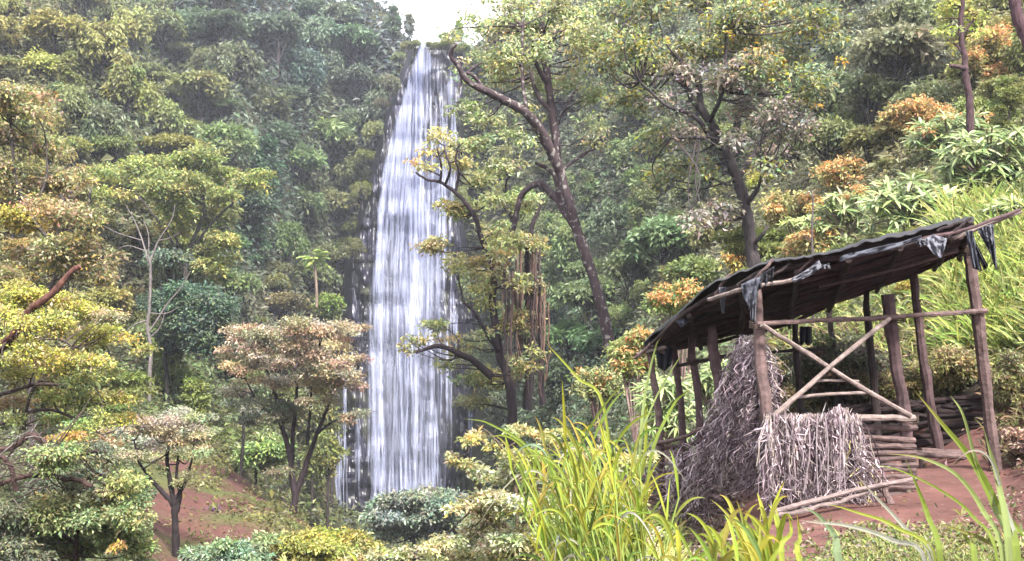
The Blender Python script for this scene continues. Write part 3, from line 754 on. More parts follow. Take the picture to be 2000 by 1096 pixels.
# the leaning tree with the long bough across the top of the falls
rng = np.random.default_rng(21)
PAL_LEAN = [[C(188, 196, 150), C(168, 180, 122), C(150, 162, 104), C(196, 192, 150), C(176, 180, 100), C(120, 134, 90)]]
def rand_clumps(lst): return lst
cl = []
for (x, y, rx, ry) in [(905, 30, 34, 26), (880, 70, 22, 16), (950, 20, 30, 30), (985, 60, 40, 30), (1040, 40, 45, 36), (1100, 30, 45, 40), (1130, 90, 45, 40), (960, 120, 40, 30), (1010, 110, 40, 34),
                       (930, 165, 34, 18), (985, 160, 40, 24), (1040, 150, 36, 34), (1110, 150, 34, 40), (1020, 205, 34, 20), (1140, 200, 40, 34), (1150, 260, 34, 30), (920, 215, 34, 20), (965, 235, 36, 22),
                       (1000, 270, 36, 24), (1060, 290, 26, 20), (1180, 130, 34, 30), (1150, 20, 40, 30), (1215, 60, 34, 30), (1060, 90, 34, 30), (905, 110, 16, 14), (890, 130, 14, 10), (1010, 20, 34, 26)]:
    cl.append((x, y, rx, ry))
hero("leaning_tree", "tall pale-leaved tree with lichen-spotted leaning trunk and a long bough over the falls' top", 34,
     [[[(1199, 722), (1182, 630), (1160, 545), (1132, 465), (1114, 400), (1094, 335), (1083, 250), (1072, 170), (1062, 100), (1056, 20, 1), (1050, -60, 2)], 12.5, 6],
      [[(1094, 335), (1062, 268, -.5), (1030, 222, -1), (985, 196, -1.4), (945, 175, -1.8), (912, 158, -2), (896, 130, -2.2), (880, 105, -2.4), (892, 86, -2.6)], 11, 3],
      [[(945, 175, -1.8), (925, 148, -2), (905, 145, -2), (897, 175, -2)], 4, 2],
      [[(905, 152, -2), (925, 132, -2), (942, 122, -2)], 3, 1.5],
      [[(1070, 165), (1052, 135, -.5), (1042, 110, -.7), (1040, 80, -1)], 6, 2.5],
      [[(1075, 215), (1052, 190), (1038, 150), (1034, 120)], 5, 2],
      [[(1030, 222, -1), (1022, 170, -1), (1020, 100, -1), (1022, 50, -1)], 4, 2],
      [[(1126, 448), (1096, 400, .5), (1072, 372, 1), (1050, 358, 1.2), (1020, 380, 1.4), (1008, 420, 1.6), (1003, 450, 1.8)], 9, 5],
      [[(1096, 400, .5), (1086, 350, .6), (1070, 330, .8), (1046, 318, 1)], 7, 3],
      [[(1094, 335), (1120, 315, .6), (1140, 300, 1), (1165, 290, 1)], 4, 1.5],
      [[(1083, 250), (1110, 200, 1), (1140, 150, 1.4), (1160, 90, 2)], 4, 2],
      [[(1062, 100), (1090, 60, 1), (1120, 20, 1)], 4, 2]],
     cl, PAL_LEAN, 7.5, dens=0.24, barkc=(112, 92, 100), bark=M_LICHEN, spread=1.6)

# the broad tree with a dark stout trunk
PAL_DK = [[C(132, 144, 104), C(120, 134, 96), C(146, 152, 104), C(104, 120, 96), C(156, 150, 120), C(172, 164, 60)],
          [C(196, 174, 52), C(176, 168, 60), C(206, 160, 70), C(150, 156, 90)], [C(150, 138, 132), C(132, 126, 112), C(120, 126, 96), C(160, 150, 140)]]
cl = []
for (x, y, rx, ry, pi) in [(1200, 30, 50, 34, 0), (1270, 20, 50, 34, 0), (1350, 10, 55, 34, 0), (1430, 20, 55, 34, 0), (1510, 20, 55, 40, 0), (1580, 30, 46, 40, 0), (1620, 90, 34, 34, 0), (1560, 100, 46, 40, 0),
                           (1480, 90, 50, 40, 0), (1400, 80, 50, 36, 0), (1320, 80, 50, 40, 0), (1240, 90, 50, 40, 0), (1190, 130, 40, 34, 0), (1260, 150, 46, 36, 0), (1330, 150, 40, 34, 2), (1410, 150, 46, 36, 2),
                           (1500, 160, 50, 40, 0), (1580, 170, 44, 40, 0), (1540, 230, 50, 40, 2), (1460, 220, 44, 34, 2), (1230, 210, 44, 30, 0), (1300, 220, 40, 30, 2), (1350, 260, 40, 30, 2), (1270, 270, 44, 30, 0),
                           (1420, 280, 36, 24, 2), (1500, 290, 44, 34, 2), (1330, 320, 46, 30, 0), (1390, 340, 36, 28, 0), (1280, 340, 36, 26, 0), (1420, 400, 34, 34, 2), (1380, 400, 40, 30, 2), (1370, 450, 34, 30, 2), (1500, 340, 34, 30, 0),
                           (1210, 60, 16, 10, 1), (1265, 85, 16, 10, 1), (1175, 105, 18, 10, 1), (1290, 75, 14, 8, 1), (1380, 30, 14, 8, 1), (1500, 10, 18, 8, 1), (1600, 30, 18, 10, 1), (1520, 120, 14, 8, 1), (1650, 120, 14, 8, 1), (1255, 135, 14, 8, 1), (1570, 190, 14, 10, 1), (1590, 210, 12, 8, 1), (1420, 66, 14, 8, 1), (1465, 150, 12, 10, 1)]:
    cl.append((x, y, rx, ry, rng.uniform(-2.5, 2), pi))
hero("dark_trunked_tree", "broad tree with stout dark trunk behind the hut roof and yellow-tipped crown", 30,
     [[[(1476, 560), (1470, 500), (1462, 440), (1452, 390), (1440, 350), (1425, 310), (1400, 260), (1370, 215), (1345, 180), (1330, 120)], 16, 5],
      [[(1425, 310), (1438, 250, 1), (1450, 190, 1), (1460, 110, 1.4), (1465, 30, 1.6)], 9, 3],
      [[(1400, 260), (1372, 268, -1), (1345, 268, -1), (1310, 270, -1)], 6, 2],
      [[(1410, 290), (1385, 262, -.6), (1365, 235, -1), (1340, 220, -1), (1300, 205, -1.4), (1250, 160, -1.5)], 6, 2],
      [[(1370, 215), (1366, 160, .5), (1380, 100, .8), (1390, 30, 1)], 7, 3],
      [[(1385, 240), (1410, 180, -1), (1418, 100, -1), (1416, 0, -1)], 5, 2],
      [[(1440, 350), (1480, 290, 1), (1520, 220, 1.5), (1560, 130, 2), (1580, 60, 2)], 7, 2.5],
      [[(1345, 180), (1300, 120, 1), (1260, 60, 1), (1220, 30, 1)], 5, 2],
      [[(1455, 400), (1478, 372, -.6), (1488, 340, -1)], 6, 2],
      [[(1468, 480), (1490, 458, -.5), (1500, 440, -.5)], 5, 2]],
     cl, PAL_DK, 9.5, dens=0.24, barkc=(104, 92, 96), spread=1.5, twr=1.3)

# the root-hung tree beside the falls
PAL_V = [[C(178, 180, 116), C(164, 168, 104), C(146, 152, 96), C(178, 178, 104), C(130, 140, 92), C(176, 178, 138)], [C(184, 170, 110), C(176, 162, 96), C(160, 160, 96), C(190, 176, 126)]]
cl = [(x, y, rx, ry, rng.uniform(-2, 2), pi) for (x, y, rx, ry, pi) in
      [(825, 322, 26, 12, 1), (858, 280, 28, 28, 1), (900, 270, 26, 26, 0), (930, 300, 30, 28, 0), (895, 330, 30, 20, 0), (940, 350, 34, 26, 0), (985, 330, 34, 28, 0), (890, 408, 34, 18, 1), (930, 400, 34, 26, 0),
       (970, 400, 30, 18, 0), (860, 484, 36, 20, 1), (890, 510, 30, 16, 0), (1000, 440, 44, 16, 1), (960, 460, 30, 24, 0), (1020, 480, 44, 24, 0), (985, 500, 36, 16, 1), (925, 545, 34, 30, 1), (960, 520, 30, 24, 0), (940, 590, 34, 30, 0), (1000, 635, 40, 12, 1),
       (1020, 400, 36, 24, 0), (950, 650, 26, 16, 0), (800, 655, 22, 24, 0), (835, 645, 28, 18, 0), (862, 640, 20, 14, 0), (800, 690, 18, 20, 0), (835, 670, 24, 14, 0), (890, 668, 26, 12, 1), (920, 690, 30, 14, 0), (890, 720, 26, 20, 0),
       (940, 730, 40, 26, 0), (985, 740, 36, 26, 0), (930, 780, 30, 24, 0), (1040, 560, 22, 30, 0), (1030, 700, 30, 20, 0), (1010, 570, 22, 22, 0), (1050, 620, 22, 22, 0), (1000, 690, 24, 20, 1), (1055, 680, 24, 18, 0), (1030, 640, 20, 20, 0)]]
def roots(root, base, s):
    m = MB()
    for i in range(52):
        x = [992, 1012, 1036, 1056][rng.integers(4)] + rng.normal() * 6; y0 = rng.uniform(480, 600); y1 = y0 + rng.uniform(60, 230)
        Yk = 42 + rng.uniform(-1.2, 1.2)
        pts = [P(x + rng.normal() * 4 * t, y0 + (y1 - y0) * t, Yk) for t in np.linspace(0, 1, 7)]
        c = C(*[(120, 94, 92), (146, 124, 116), (96, 78, 82), (150, 118, 104)][rng.integers(4)], k=0.3)
        tube(m, pts, np.linspace(2.2, 1.2, 7) * rng.uniform(.5, 1.4) * s, c, 4, cap=False)
    m.build("aerial_roots", M_BARK, root, origin=base)
hero("root_hung_tree", "gnarled olive-yellow tree hung with brown aerial roots, standing just right of the waterfall", 42,
     [[[(1000, 800), (992, 740), (975, 690), (968, 640), (962, 590), (965, 540), (955, 500), (938, 460), (930, 430), (912, 400), (888, 375), (860, 356), (832, 350), (812, 336)], 10, 2],
      [[(860, 356), (862, 325, -.4), (856, 300, -.6), (854, 290, -.6)], 3, 1.5], [[(870, 360), (880, 330, -.6), (872, 305, -.6), (868, 285)], 3, 1.5], [[(890, 376), (896, 335), (890, 310), (898, 280)], 3, 1.5],
      [[(975, 690), (950, 650, -1), (928, 612, -1.4), (905, 590, -1.6)], 5, 2.5],
      [[(960, 735, -.5), (925, 705, -1), (895, 690, -1.5), (862, 676, -2), (835, 680, -2.2), (812, 690, -2.3)], 8, 2.5],
      [[(1030, 800, 1), (1032, 740, 1), (1036, 660, 1), (1034, 560, 1), (1030, 500, 1), (1040, 440, 1), (1060, 390, 1)], 9, 4],
      [[(1060, 790, 1.4), (1056, 700, 1.4), (1052, 600, 1.5), (1046, 520, 1.4)], 6, 3],
      [[(955, 500), (990, 460, .5), (1000, 430, .5), (985, 400, .5), (990, 350, 0)], 5, 2]],
     cl, PAL_V, 7.5, dens=0.5, barkc=(84, 68, 78), spread=1.3, extra=roots)

# left side ------------------------------------------------
PAL_UMB = [[C(160, 170, 92), C(142, 156, 84), C(128, 144, 88), C(174, 176, 96)]]
hero("umbrella_tree", "wide light green umbrella tree spreading in flat tiers on the left slope", 74,
     [[[(372, 700), (368, 600), (362, 540), (372, 480), (390, 440), (400, 400)], 5, 3], [[(368, 560), (340, 480), (300, 420), (260, 370)], 3, 1.5], [[(372, 490), (410, 440), (450, 400), (480, 380)], 3, 1.5], [[(365, 520), (340, 450), (340, 380), (340, 345)], 3, 1.2]],
     [(x, y, rx, ry) for x, y, rx, ry in [(225, 345, 40, 14), (270, 332, 46, 14), (330, 322, 50, 14), (390, 328, 46, 14), (440, 345, 40, 14), (486, 366, 34, 12), (300, 360, 50, 14), (370, 362, 46, 14), (430, 378, 34, 12),
                                          (350, 410, 36, 12), (400, 430, 40, 14), (440, 465, 34, 16), (390, 480, 40, 16), (350, 460, 40, 14), (425, 510, 34, 14), (240, 385, 34, 12), (210, 370, 30, 12), (460, 500, 20, 16)]],
     PAL_UMB, 7, dens=0.95, barkc=(120, 112, 108), up=0.9, droop=0.1, spread=2.0)
hero("bare_dead_tree", "pale bare dead trunk with a few thin forked limbs, left of the dark round tree", 58,
     [[[(290, 800), (292, 740), (294, 680), (288, 640), (292, 600), (294, 520), (290, 505)], 4.5, 2.2], [[(290, 650), (310, 620), (330, 590), (355, 560), (372, 530)], 2, .8], [[(292, 660), (312, 640), (322, 610)], 1.6, .8],
      [[(291, 612), (325, 612), (350, 600)], 1.4, .6], [[(290, 625), (262, 635), (244, 650)], 2, .8], [[(292, 520), (278, 470, 1), (262, 430, 1), (245, 400, 1)], 2, .7], [[(294, 510), (310, 470), (335, 430), (342, 400)], 2, .7], [[(290, 510), (290, 460), (280, 430)], 1.5, .7],
      [[(278, 470, 1), (230, 455, 1), (200, 440, 1)], 1.2, .5], [[(310, 470), (330, 465), (350, 455)], 1.2, .5], [[(283, 490), (250, 480), (225, 490)], 1.2, .5]], [], PAL_UMB, 6, barkc=(176, 164, 164))
PAL_DG = [[C(84, 108, 88), C(70, 94, 80), C(96, 118, 90), C(60, 82, 74), C(110, 132, 96)]]
hero("dark_round_tree", "dense dark green round tree left of the pink-crowned tree", 62,
     [[[(326, 810), (326, 740), (322, 690), (330, 640)], 5, 3], [[(326, 690), (370, 640), (420, 610)], 3, 1.5]],
     [(x, y, rx, ry) for x, y, rx, ry in [(330, 530, 34, 26), (360, 560, 40, 30), (320, 590, 36, 34), (350, 630, 44, 36), (410, 600, 44, 32), (440, 620, 40, 34), (400, 650, 46, 30), (450, 660, 30, 22), (420, 680, 34, 16), (320, 660, 30, 26), (370, 590, 40, 30)]],
     PAL_DG, 7.5, dens=1.0, barkc=(70, 64, 64), spread=1.5)
PAL_PK = [[C(200, 186, 160, .56), C(186, 168, 138, .56), C(166, 152, 118, .56), C(208, 190, 158, .56), C(156, 146, 112, .56), C(186, 166, 146, .56)], [C(128, 132, 112), C(110, 120, 104), C(140, 140, 116), C(120, 126, 90)]]
cl = []
for (x, y, rx, ry, pi) in [(480, 665, 34, 11, 0), (530, 650, 38, 12, 0), (585, 645, 40, 12, 0), (640, 640, 38, 11, 0), (685, 648, 30, 10, 0), (460, 690, 30, 11, 0), (510, 690, 38, 14, 0), (570, 680, 40, 14, 0), (630, 675, 40, 13, 0), (690, 680, 32, 11, 0),
                           (450, 725, 26, 11, 0), (500, 725, 36, 14, 0), (560, 720, 40, 14, 0), (620, 715, 38, 14, 0), (680, 712, 32, 10, 0), (705, 700, 22, 8, 0), (470, 755, 30, 12, 0), (530, 755, 34, 14, 0), (600, 750, 34, 14, 0), (660, 745, 34, 10, 0), (700, 755, 24, 8, 0),
                           (640, 780, 30, 9, 0), (690, 802, 26, 6, 0), (680, 820, 14, 5, 0), (500, 785, 30, 12, 1), (555, 790, 34, 16, 1), (480, 815, 26, 12, 1), (530, 820, 26, 12, 1), (575, 820, 24, 12, 1), (600, 785, 24, 12, 0), (545, 925, 20, 8, 1), (565, 945, 14, 6, 1), (540, 950, 10, 5, 1)]:
    cl.append((x, y, rx, ry, rng.uniform(-3, 3), pi))
hero("pink_crowned_tree", "forked tree with a wide dusty pink crown standing on the knoll left of the falls", 45,
     [[[(570, 1046), (572, 1010), (576, 970), (570, 930), (566, 890), (556, 850), (546, 820), (540, 780), (530, 740)], 8, 3],
      [[(576, 970), (590, 930), (604, 890), (618, 850), (634, 810), (650, 770), (668, 720)], 6.5, 2], [[(570, 900), (572, 850), (576, 810), (580, 760), (575, 720)], 5, 2],
      [[(546, 820), (520, 800), (500, 780), (480, 740)], 3, 1.5], [[(570, 1000), (552, 975), (545, 950)], 3, 1.2], [[(618, 850), (640, 830), (670, 815), (690, 805)], 2.5, 1], [[(530, 740), (510, 700), (500, 680)], 2, 1], [[(600, 870), (606, 800), (610, 740), (620, 700)], 3, 1.5]],
     [(a[0], a[1], a[2], a[3], *a[4:]) for a in cl], PAL_PK, 5.2, dens=0.85, barkc=(88, 70, 80), up=0.8, droop=0.15, spread=1.0)
PAL_CR = [[C(204, 198, 176, .52), C(184, 178, 152, .52), C(166, 164, 130, .52), C(150, 150, 112, .52), C(194, 186, 166, .52)], [C(160, 160, 120), C(176, 172, 130), C(140, 144, 100)]]
hero("cream_flowering_tree", "small dark-stemmed tree with a pale cream flat crown on the red slope, lower left", 29,
     [[[(344, 1110), (343, 1050), (341, 1000), (338, 985), (318, 962), (298, 940), (288, 930)], 8, 3], [[(340, 985), (332, 940), (326, 900), (330, 870)], 6, 2.5], [[(342, 975), (358, 950), (366, 930), (374, 900), (380, 860)], 4, 1.5], [[(345, 1000), (352, 965), (345, 930), (348, 890)], 5, 2], [[(298, 940), (270, 900), (262, 860)], 3, 1.5]],
     [(x, y, rx, ry, rng.uniform(-1.6, 1.6), pi) for x, y, rx, ry, pi in [(235, 855, 24, 12, 0), (270, 840, 30, 12, 0), (310, 828, 34, 12, 0), (350, 818, 34, 11, 0), (390, 820, 30, 11, 0), (330, 850, 34, 12, 0), (380, 850, 30, 12, 0), (415, 840, 18, 10, 1), (290, 868, 30, 12, 0), (255, 885, 26, 12, 0), (350, 880, 30, 12, 1), (385, 880, 24, 10, 1),
                                      (345, 945, 18, 14, 1), (365, 925, 16, 10, 1), (320, 920, 14, 10, 1), (300, 905, 20, 10, 1)]],
     PAL_CR, 5.0, dens=0.9, barkc=(72, 60, 66), up=0.8, droop=0.15, spread=.8)
hero("slender_tree", "thin dark tree at the crest of the red knoll", 52, [[[(470, 930), (474, 880), (476, 840), (474, 800)], 4, 2.5]], [(450, 790, 26, 14), (480, 775, 30, 16), (500, 800, 22, 12), (470, 810, 26, 12)], [[C(110, 116, 92), C(126, 130, 104), C(96, 104, 84)]], 6.5, dens=.8, barkc=(72, 64, 68))
# near left layered tree with the rust-red bough
PAL_L = [[C(196, 190, 76), C(176, 176, 72), C(160, 166, 84), C(190, 172, 90), C(146, 150, 80), C(170, 156, 118)], [C(178, 158, 118), C(164, 142, 104), C(150, 146, 92), C(186, 170, 140), C(172, 132, 96)], [C(150, 160, 86), C(128, 144, 80), C(112, 128, 84), C(168, 170, 90)]]
cl = []
for (x, y, rx, ry, pi) in [(30, 575, 50, 14, 0), (90, 585, 46, 14, 0), (140, 590, 40, 12, 0), (180, 605, 36, 12, 0), (20, 620, 40, 13, 0), (90, 630, 46, 12, 0), (210, 625, 34, 10, 1), (170, 650, 46, 12, 0), (235, 665, 36, 11, 0), (265, 690, 26, 11, 0),
                           (20, 665, 36, 12, 0), (70, 690, 40, 13, 0), (130, 690, 40, 12, 0), (190, 700, 36, 13, 0), (30, 720, 40, 13, 0), (100, 730, 40, 13, 0), (160, 740, 36, 12, 2), (215, 740, 34, 13, 2), (255, 740, 26, 12, 2), (40, 770, 40, 12, 1),
                           (110, 780, 36, 12, 2), (180, 780, 40, 12, 2), (230, 790, 34, 13, 0), (250, 820, 30, 12, 0), (100, 820, 36, 13, 2), (150, 830, 36, 14, 2), (30, 810, 30, 12, 2), (200, 830, 26, 12, 2), (190, 860, 30, 14, 1), (-20, 600, 30, 14, 0), (-20, 700, 30, 14, 0)]:
    cl.append((x, y, rx, ry, rng.uniform(-1.8, 1.2), pi))
hero("layered_tree", "yellow-green tree in flat leafy layers with a thick rust-red bough, at the left edge", 19,
     [[[(-120, 900), (-60, 760), (0, 680, -1), (30, 650, -1.3), (60, 605, -1.5), (80, 590, -1.6), (110, 565, -1.6), (140, 530, -1.6), (156, 520, -1.6)], 11, 4.5, (160, 104, 90)],
      [[(10, 665), (40, 675, -.3), (75, 664, -.4), (120, 664, -.4), (150, 690, -.4), (165, 730, -.4)], 3.5, 1.2], [[(62, 610), (58, 645, .2), (55, 670, .3)], 3, 2], [[(75, 664, -.4), (70, 710, -.2), (55, 760, 0)], 2.5, 1.2], [[(-60, 790), (20, 765), (80, 750), (140, 760), (190, 790)], 5, 1.5],
      [[(46, 840), (52, 800), (62, 765), (76, 745)], 3.4, 2.4], [[(-60, 860), (20, 820), (90, 800), (150, 820), (200, 850)], 5, 1.5]],
     cl, PAL_L, 6.2, dens=0.5, barkc=(118, 98, 96), up=0.85, droop=0.12, spread=.7)
PAL_BR = [[C(164, 158, 110), C(150, 148, 96), C(138, 142, 90), C(180, 166, 134), C(172, 154, 84), C(124, 130, 84), C(164, 136, 108)], [C(190, 176, 70), C(176, 160, 80)]]
cl = []
for (x, y, rx, ry, pi) in [(10, 180, 40, 20, 0), (70, 195, 36, 14, 0), (30, 220, 50, 24, 0), (100, 225, 30, 16, 0), (20, 280, 50, 30, 0), (90, 290, 44, 28, 0), (30, 350, 50, 32, 0), (110, 350, 50, 30, 0), (170, 345, 30, 18, 0), (40, 410, 50, 30, 0),
                           (120, 410, 50, 30, 0), (180, 420, 34, 24, 0), (30, 460, 50, 24, 1), (100, 475, 50, 26, 0), (170, 480, 40, 26, 0), (60, 520, 50, 26, 0), (130, 530, 46, 24, 0), (190, 540, 36, 22, 0), (200, 510, 30, 16, 0), (10, 540, 36, 20, 0), (-20, 400, 30, 40, 0), (-20, 280, 30, 40, 0)]:
    cl.append((x, y, rx, ry, rng.uniform(-3, 2), pi))
hero("brown_leaved_tree", "tall tree with brownish autumn-tinted leaves at the left edge, above the yellow-green layered tree", 31,
     [[[(60, 760), (70, 640), (100, 560), (122, 500), (130, 440), (120, 380)], 7, 3], [[(122, 500), (60, 420), (30, 340), (20, 240)], 4, 2], [[(130, 440), (170, 400), (180, 350)], 3, 1.5], [[(118, 530), (125, 510), (126, 490)], 4, 3], [[(60, 420), (90, 350), (90, 280)], 3, 1.5]],
     cl, PAL_BR, 7.5, dens=0.45, barkc=(120, 110, 108), spread=1.8)
PAL_MG = [[C(134, 150, 96), C(120, 138, 84), C(150, 160, 104), C(106, 122, 84), C(166, 168, 112)], [C(186, 140, 80), C(170, 120, 84), C(196, 176, 70)], [C(110, 118, 90), C(96, 106, 84), C(130, 130, 104)]]
hero("lower_left_shrub", "big leafy green shrub flecked with orange leaves in the lower left corner", 15,
     [[[(140, 1150), (150, 1040), (140, 960)], 6, 3], [[(150, 1040), (220, 980), (250, 940)], 4, 2], [[(145, 1060), (60, 1000), (20, 980)], 4, 2]],
     [(x, y, rx, ry, rng.uniform(-1.2, 1), pi) for x, y, rx, ry, pi in [(60, 1070, 60, 30, 2), (20, 1010, 50, 30, 2), (100, 1010, 50, 30, 0), (160, 1060, 50, 36, 0), (230, 1060, 50, 40, 0), (270, 1080, 30, 30, 0), (200, 990, 46, 30, 0), (250, 1000, 40, 34, 0), (220, 930, 40, 26, 0), (150, 950, 46, 26, 2), (90, 960, 40, 22, 2), (180, 900, 40, 24, 2), (120, 910, 40, 20, 0), (200, 1040, 20, 12, 1), (160, 1000, 20, 12, 1), (215, 1070, 16, 10, 1), (190, 970, 18, 10, 1), (250, 950, 28, 16, 0), (140, 880, 30, 16, 0), (130, 860, 26, 14, 1), (20, 1090, 50, 30, 2), (280, 1040, 20, 26, 0)]],
     PAL_MG, 7.8, dens=0.75, barkc=(96, 72, 72), cat="shrub", spread=.7)
# dead brushwood at the left edge
rng = np.random.default_rng(33)
root = thing("dead_brushwood", "tangle of dead reddish twigs at the left edge below the layered tree", "brushwood", tuple(P(20, 1000, 14.5)))
m = MB(); bo = P(20, 1000, 14.5)
for i in range(110):
    a = np.array([rng.uniform(-60, 120), rng.uniform(850, 960)]); th = rng.normal(-0.5, 0.7); ln = rng.uniform(30, 110)
    b = a + ln * np.array([math.cos(th), -math.sin(th) * -1.0]) * [1, 1]
    Yk = 14.5 + rng.uniform(-.7, .7); mid = (a + b) / 2 + rng.normal(size=2) * ln * .1
    c = C(*[(150, 122, 116), (176, 160, 152), (120, 92, 90), (190, 178, 176), (128, 104, 98)][rng.integers(5)], k=.2)
    tube(m, smooth_path([P(*a, Yk), P(*mid, Yk + rng.normal() * .15), P(*b, Yk + rng.normal() * .2)], 3), np.linspace(2.2, .6, 7) * rng.uniform(.3, .9) * 14.5 / F, c, 5, cap=False)
for pts, r in (([(-40, 900), (30, 870), (60, 850), (90, 870), (120, 900)], 6), ([(-40, 960), (60, 930), (140, 935), (180, 950)], 5), ([(-20, 880), (20, 910), (30, 960)], 5), ([(110, 900), (150, 890), (190, 880)], 3)):
    tube(m, smooth_path([P(*p, 14.3) for p in pts], 5, .01), r * 14.3 / F, C(112, 84, 80, .2), 7)
m.build("twigs", M_BARK, root, origin=bo)

# low bushes
def bush(label, px, py, rx, ry, Y, pal, leaf=8, dens=1.0, name="bush", aspect=.5):
    cl = []
    n = max(4, int(rx * ry / 170))
    for i in range(n):
        a = rng.random() * 6.28; rr = rng.random() ** .5
        cl.append((px + rr * math.cos(a) * rx * .8, py + rr * math.sin(a) * ry * .7, min(rx, 40) * rng.uniform(.6, 1), min(ry, 30) * rng.uniform(.6, 1), rng.uniform(-1, 1) * rx * Y / F * .8, rng.integers(len(pal))))
    return hero(name, label, Y, [[[(px, py + ry), (px + rx * .1, py + ry * .3), (px, py - ry * .3)], 3, 1.5], [[(px, py + ry * .6), (px - rx * .5, py)], 2, 1], [[(px, py + ry * .6), (px + rx * .5, py)], 2, 1]], cl, pal, leaf, dens=dens, cat="shrub", aspect=aspect)
PAL_GB = [[C(150, 160, 140), C(124, 138, 118), C(176, 182, 156), C(100, 114, 98)]]
bush("grey-green bush standing in front of the foot of the waterfall", 808, 1006, 96, 52, 88, PAL_GB, 7, 1.0)
PAL_BG = [[C(140, 164, 130), C(120, 148, 112), C(160, 180, 140), C(104, 130, 96)]]
bush("blue-green bush at the bottom of the knoll, left of the falls", 470, 1078, 60, 30, 26, PAL_BG, 8)
bush("small blue-green bush beside the cream-flowering tree", 385, 1085, 34, 18, 26.5, PAL_BG, 8)
bush("dark green bush between the stems on the red slope", 275, 965, 24, 26, 33, [[C(92, 112, 84), C(120, 140, 100), C(76, 96, 76)]], 7)
PAL_YG = [[C(176, 174, 78), C(156, 158, 70), C(140, 146, 76), C(186, 176, 96)]]
bush("yellow-green bush at the near foot of the knoll", 620, 1075, 70, 24, 30, PAL_YG, 8)
bush("yellow-green bush overhanging the gorge edge under the pink-crowned tree", 660, 1058, 44, 22, 40, PAL_YG, 7)
bush("purple-grey low bush on the red soil patch", 414, 1000, 17, 14, 38, [[C(132, 104, 128), C(110, 84, 104), C(150, 124, 140)]], 6)
bush("bright green bush behind the pink-crowned tree's trunk", 500, 880, 40, 34, 60, [[C(132, 156, 90), C(112, 138, 84), C(150, 170, 110), C(90, 116, 76)]], 7)
bush("mossy olive bush on the rock left of the thin side streams", 640, 900, 30, 60, 95, [[C(124, 128, 64), C(104, 108, 60), C(140, 144, 70)]], 7, .8)
bush("olive bush clinging to the rock at the upper left of the side streams", 610, 820, 34, 50, 105, [[C(116, 120, 66), C(100, 106, 64), C(134, 138, 84)]], 7, .8)
bush("bright moss-green bush on the ledge below the small palm", 648, 600, 30, 26, 122, [[C(120, 144, 60), C(104, 128, 56), C(134, 154, 76)]], 7, .8)

# small palm on the left slope
root = thing("palm", "small bright green palm on the slope left of the waterfall", "palm", tuple(P(616, 590, 118)))
bo = P(616, 590, 118); m = MB(); tube(m, smooth_path([P(618, 600, 118), P(618, 560, 118), P(614, 512, 118)], 4), np.linspace(3, 2, 9) * 118 / F, C(120, 104, 92), 7)
m.build("trunk", M_BARK, root, origin=bo); m = MB(); s = 118 / F
for i in range(17):
    a = i / 17 * 6.28 + rng.normal() * .1; L = rng.uniform(20, 38) * s; el = rng.uniform(0.0, 1.25)
    t = np.linspace(0, 1, 12)[:, None]; h = np.array([math.cos(a), math.sin(a), 0])
    p = P(614, 508, 118) + h * L * t * math.cos(el * .6) + np.array([0, 0, 1]) * L * (el * t - 0.6 * t * t)
    d = unit(np.gradient(p, axis=0)); sd = unit(np.cross(d, [0, 0, 1]))
    for sg in (1, -1):
        leaves(m, p, unit(sd * sg + d * .7 + [0, 0, -.25]), np.tile([0, 0, 1.], (12, 1)), 10 * s * np.sin(np.linspace(.25, 3., 12)) + 2 * s, 3.6 * s, pick([C(176, 200, 96), C(200, 214, 130), C(140, 170, 80)], 12, .15))
m.build("fronds", M_LEAF, root, origin=bo)

# ------------------------------------------------------------------ right hillside shrubs
def rosette(mb, c, L, n, pal, wid=.17, tilt=.3, axis=(0, -.45, .9)):
    ax = unit(np.array(axis) + rng.normal(size=3) * .18); u = unit(np.cross(ax, [0.2, 1, .1])); w = np.cross(ax, u)
    for i in range(n):
        a = i * 2.4 + rng.normal() * .15; el = rng.uniform(-.1, .75)
        h = math.cos(a) * u + math.sin(a) * w
        t = np.linspace(0, 1, 5)[:, None]; Lk = L * rng.uniform(.7, 1.1)
        p = np.asarray(c) + h * Lk * t * math.cos(el) + ax * Lk * t * math.sin(el) + np.array([0, 0, -1]) * Lk * .32 * t * t
        d = unit(np.gradient(p, axis=0)); sd = unit(np.cross(d, ax)); wk = Lk * wid * .5 * np.array([.25, .85, 1, .7, .03])[:, None]
        up = np.cross(sd, d) * wk * .35
        v = np.concatenate([p - sd * wk + up, p, p + sd * wk + up]); cc = pick(pal, 1, .2)[0]
        q = [[k, 5 + k, 6 + k, k + 1] for k in range(4)] + [[5 + k, 10 + k, 11 + k, 6 + k] for k in range(4)]
        cv = np.tile(cc, (15, 1)); cv[5:10] *= 1.25
        mb.add(v, np.clip(cv, 0, .8), q)
PAL_RO = [C(176, 192, 128, .42), C(156, 178, 106, .42), C(196, 206, 150, .42), C(136, 158, 92, .42), C(120, 144, 84, .42)]
PAL_OR = [C(232, 176, 112, .6), C(214, 146, 78, .6), C(228, 180, 120, .6), C(200, 150, 104, .6), C(190, 160, 90, .6)]
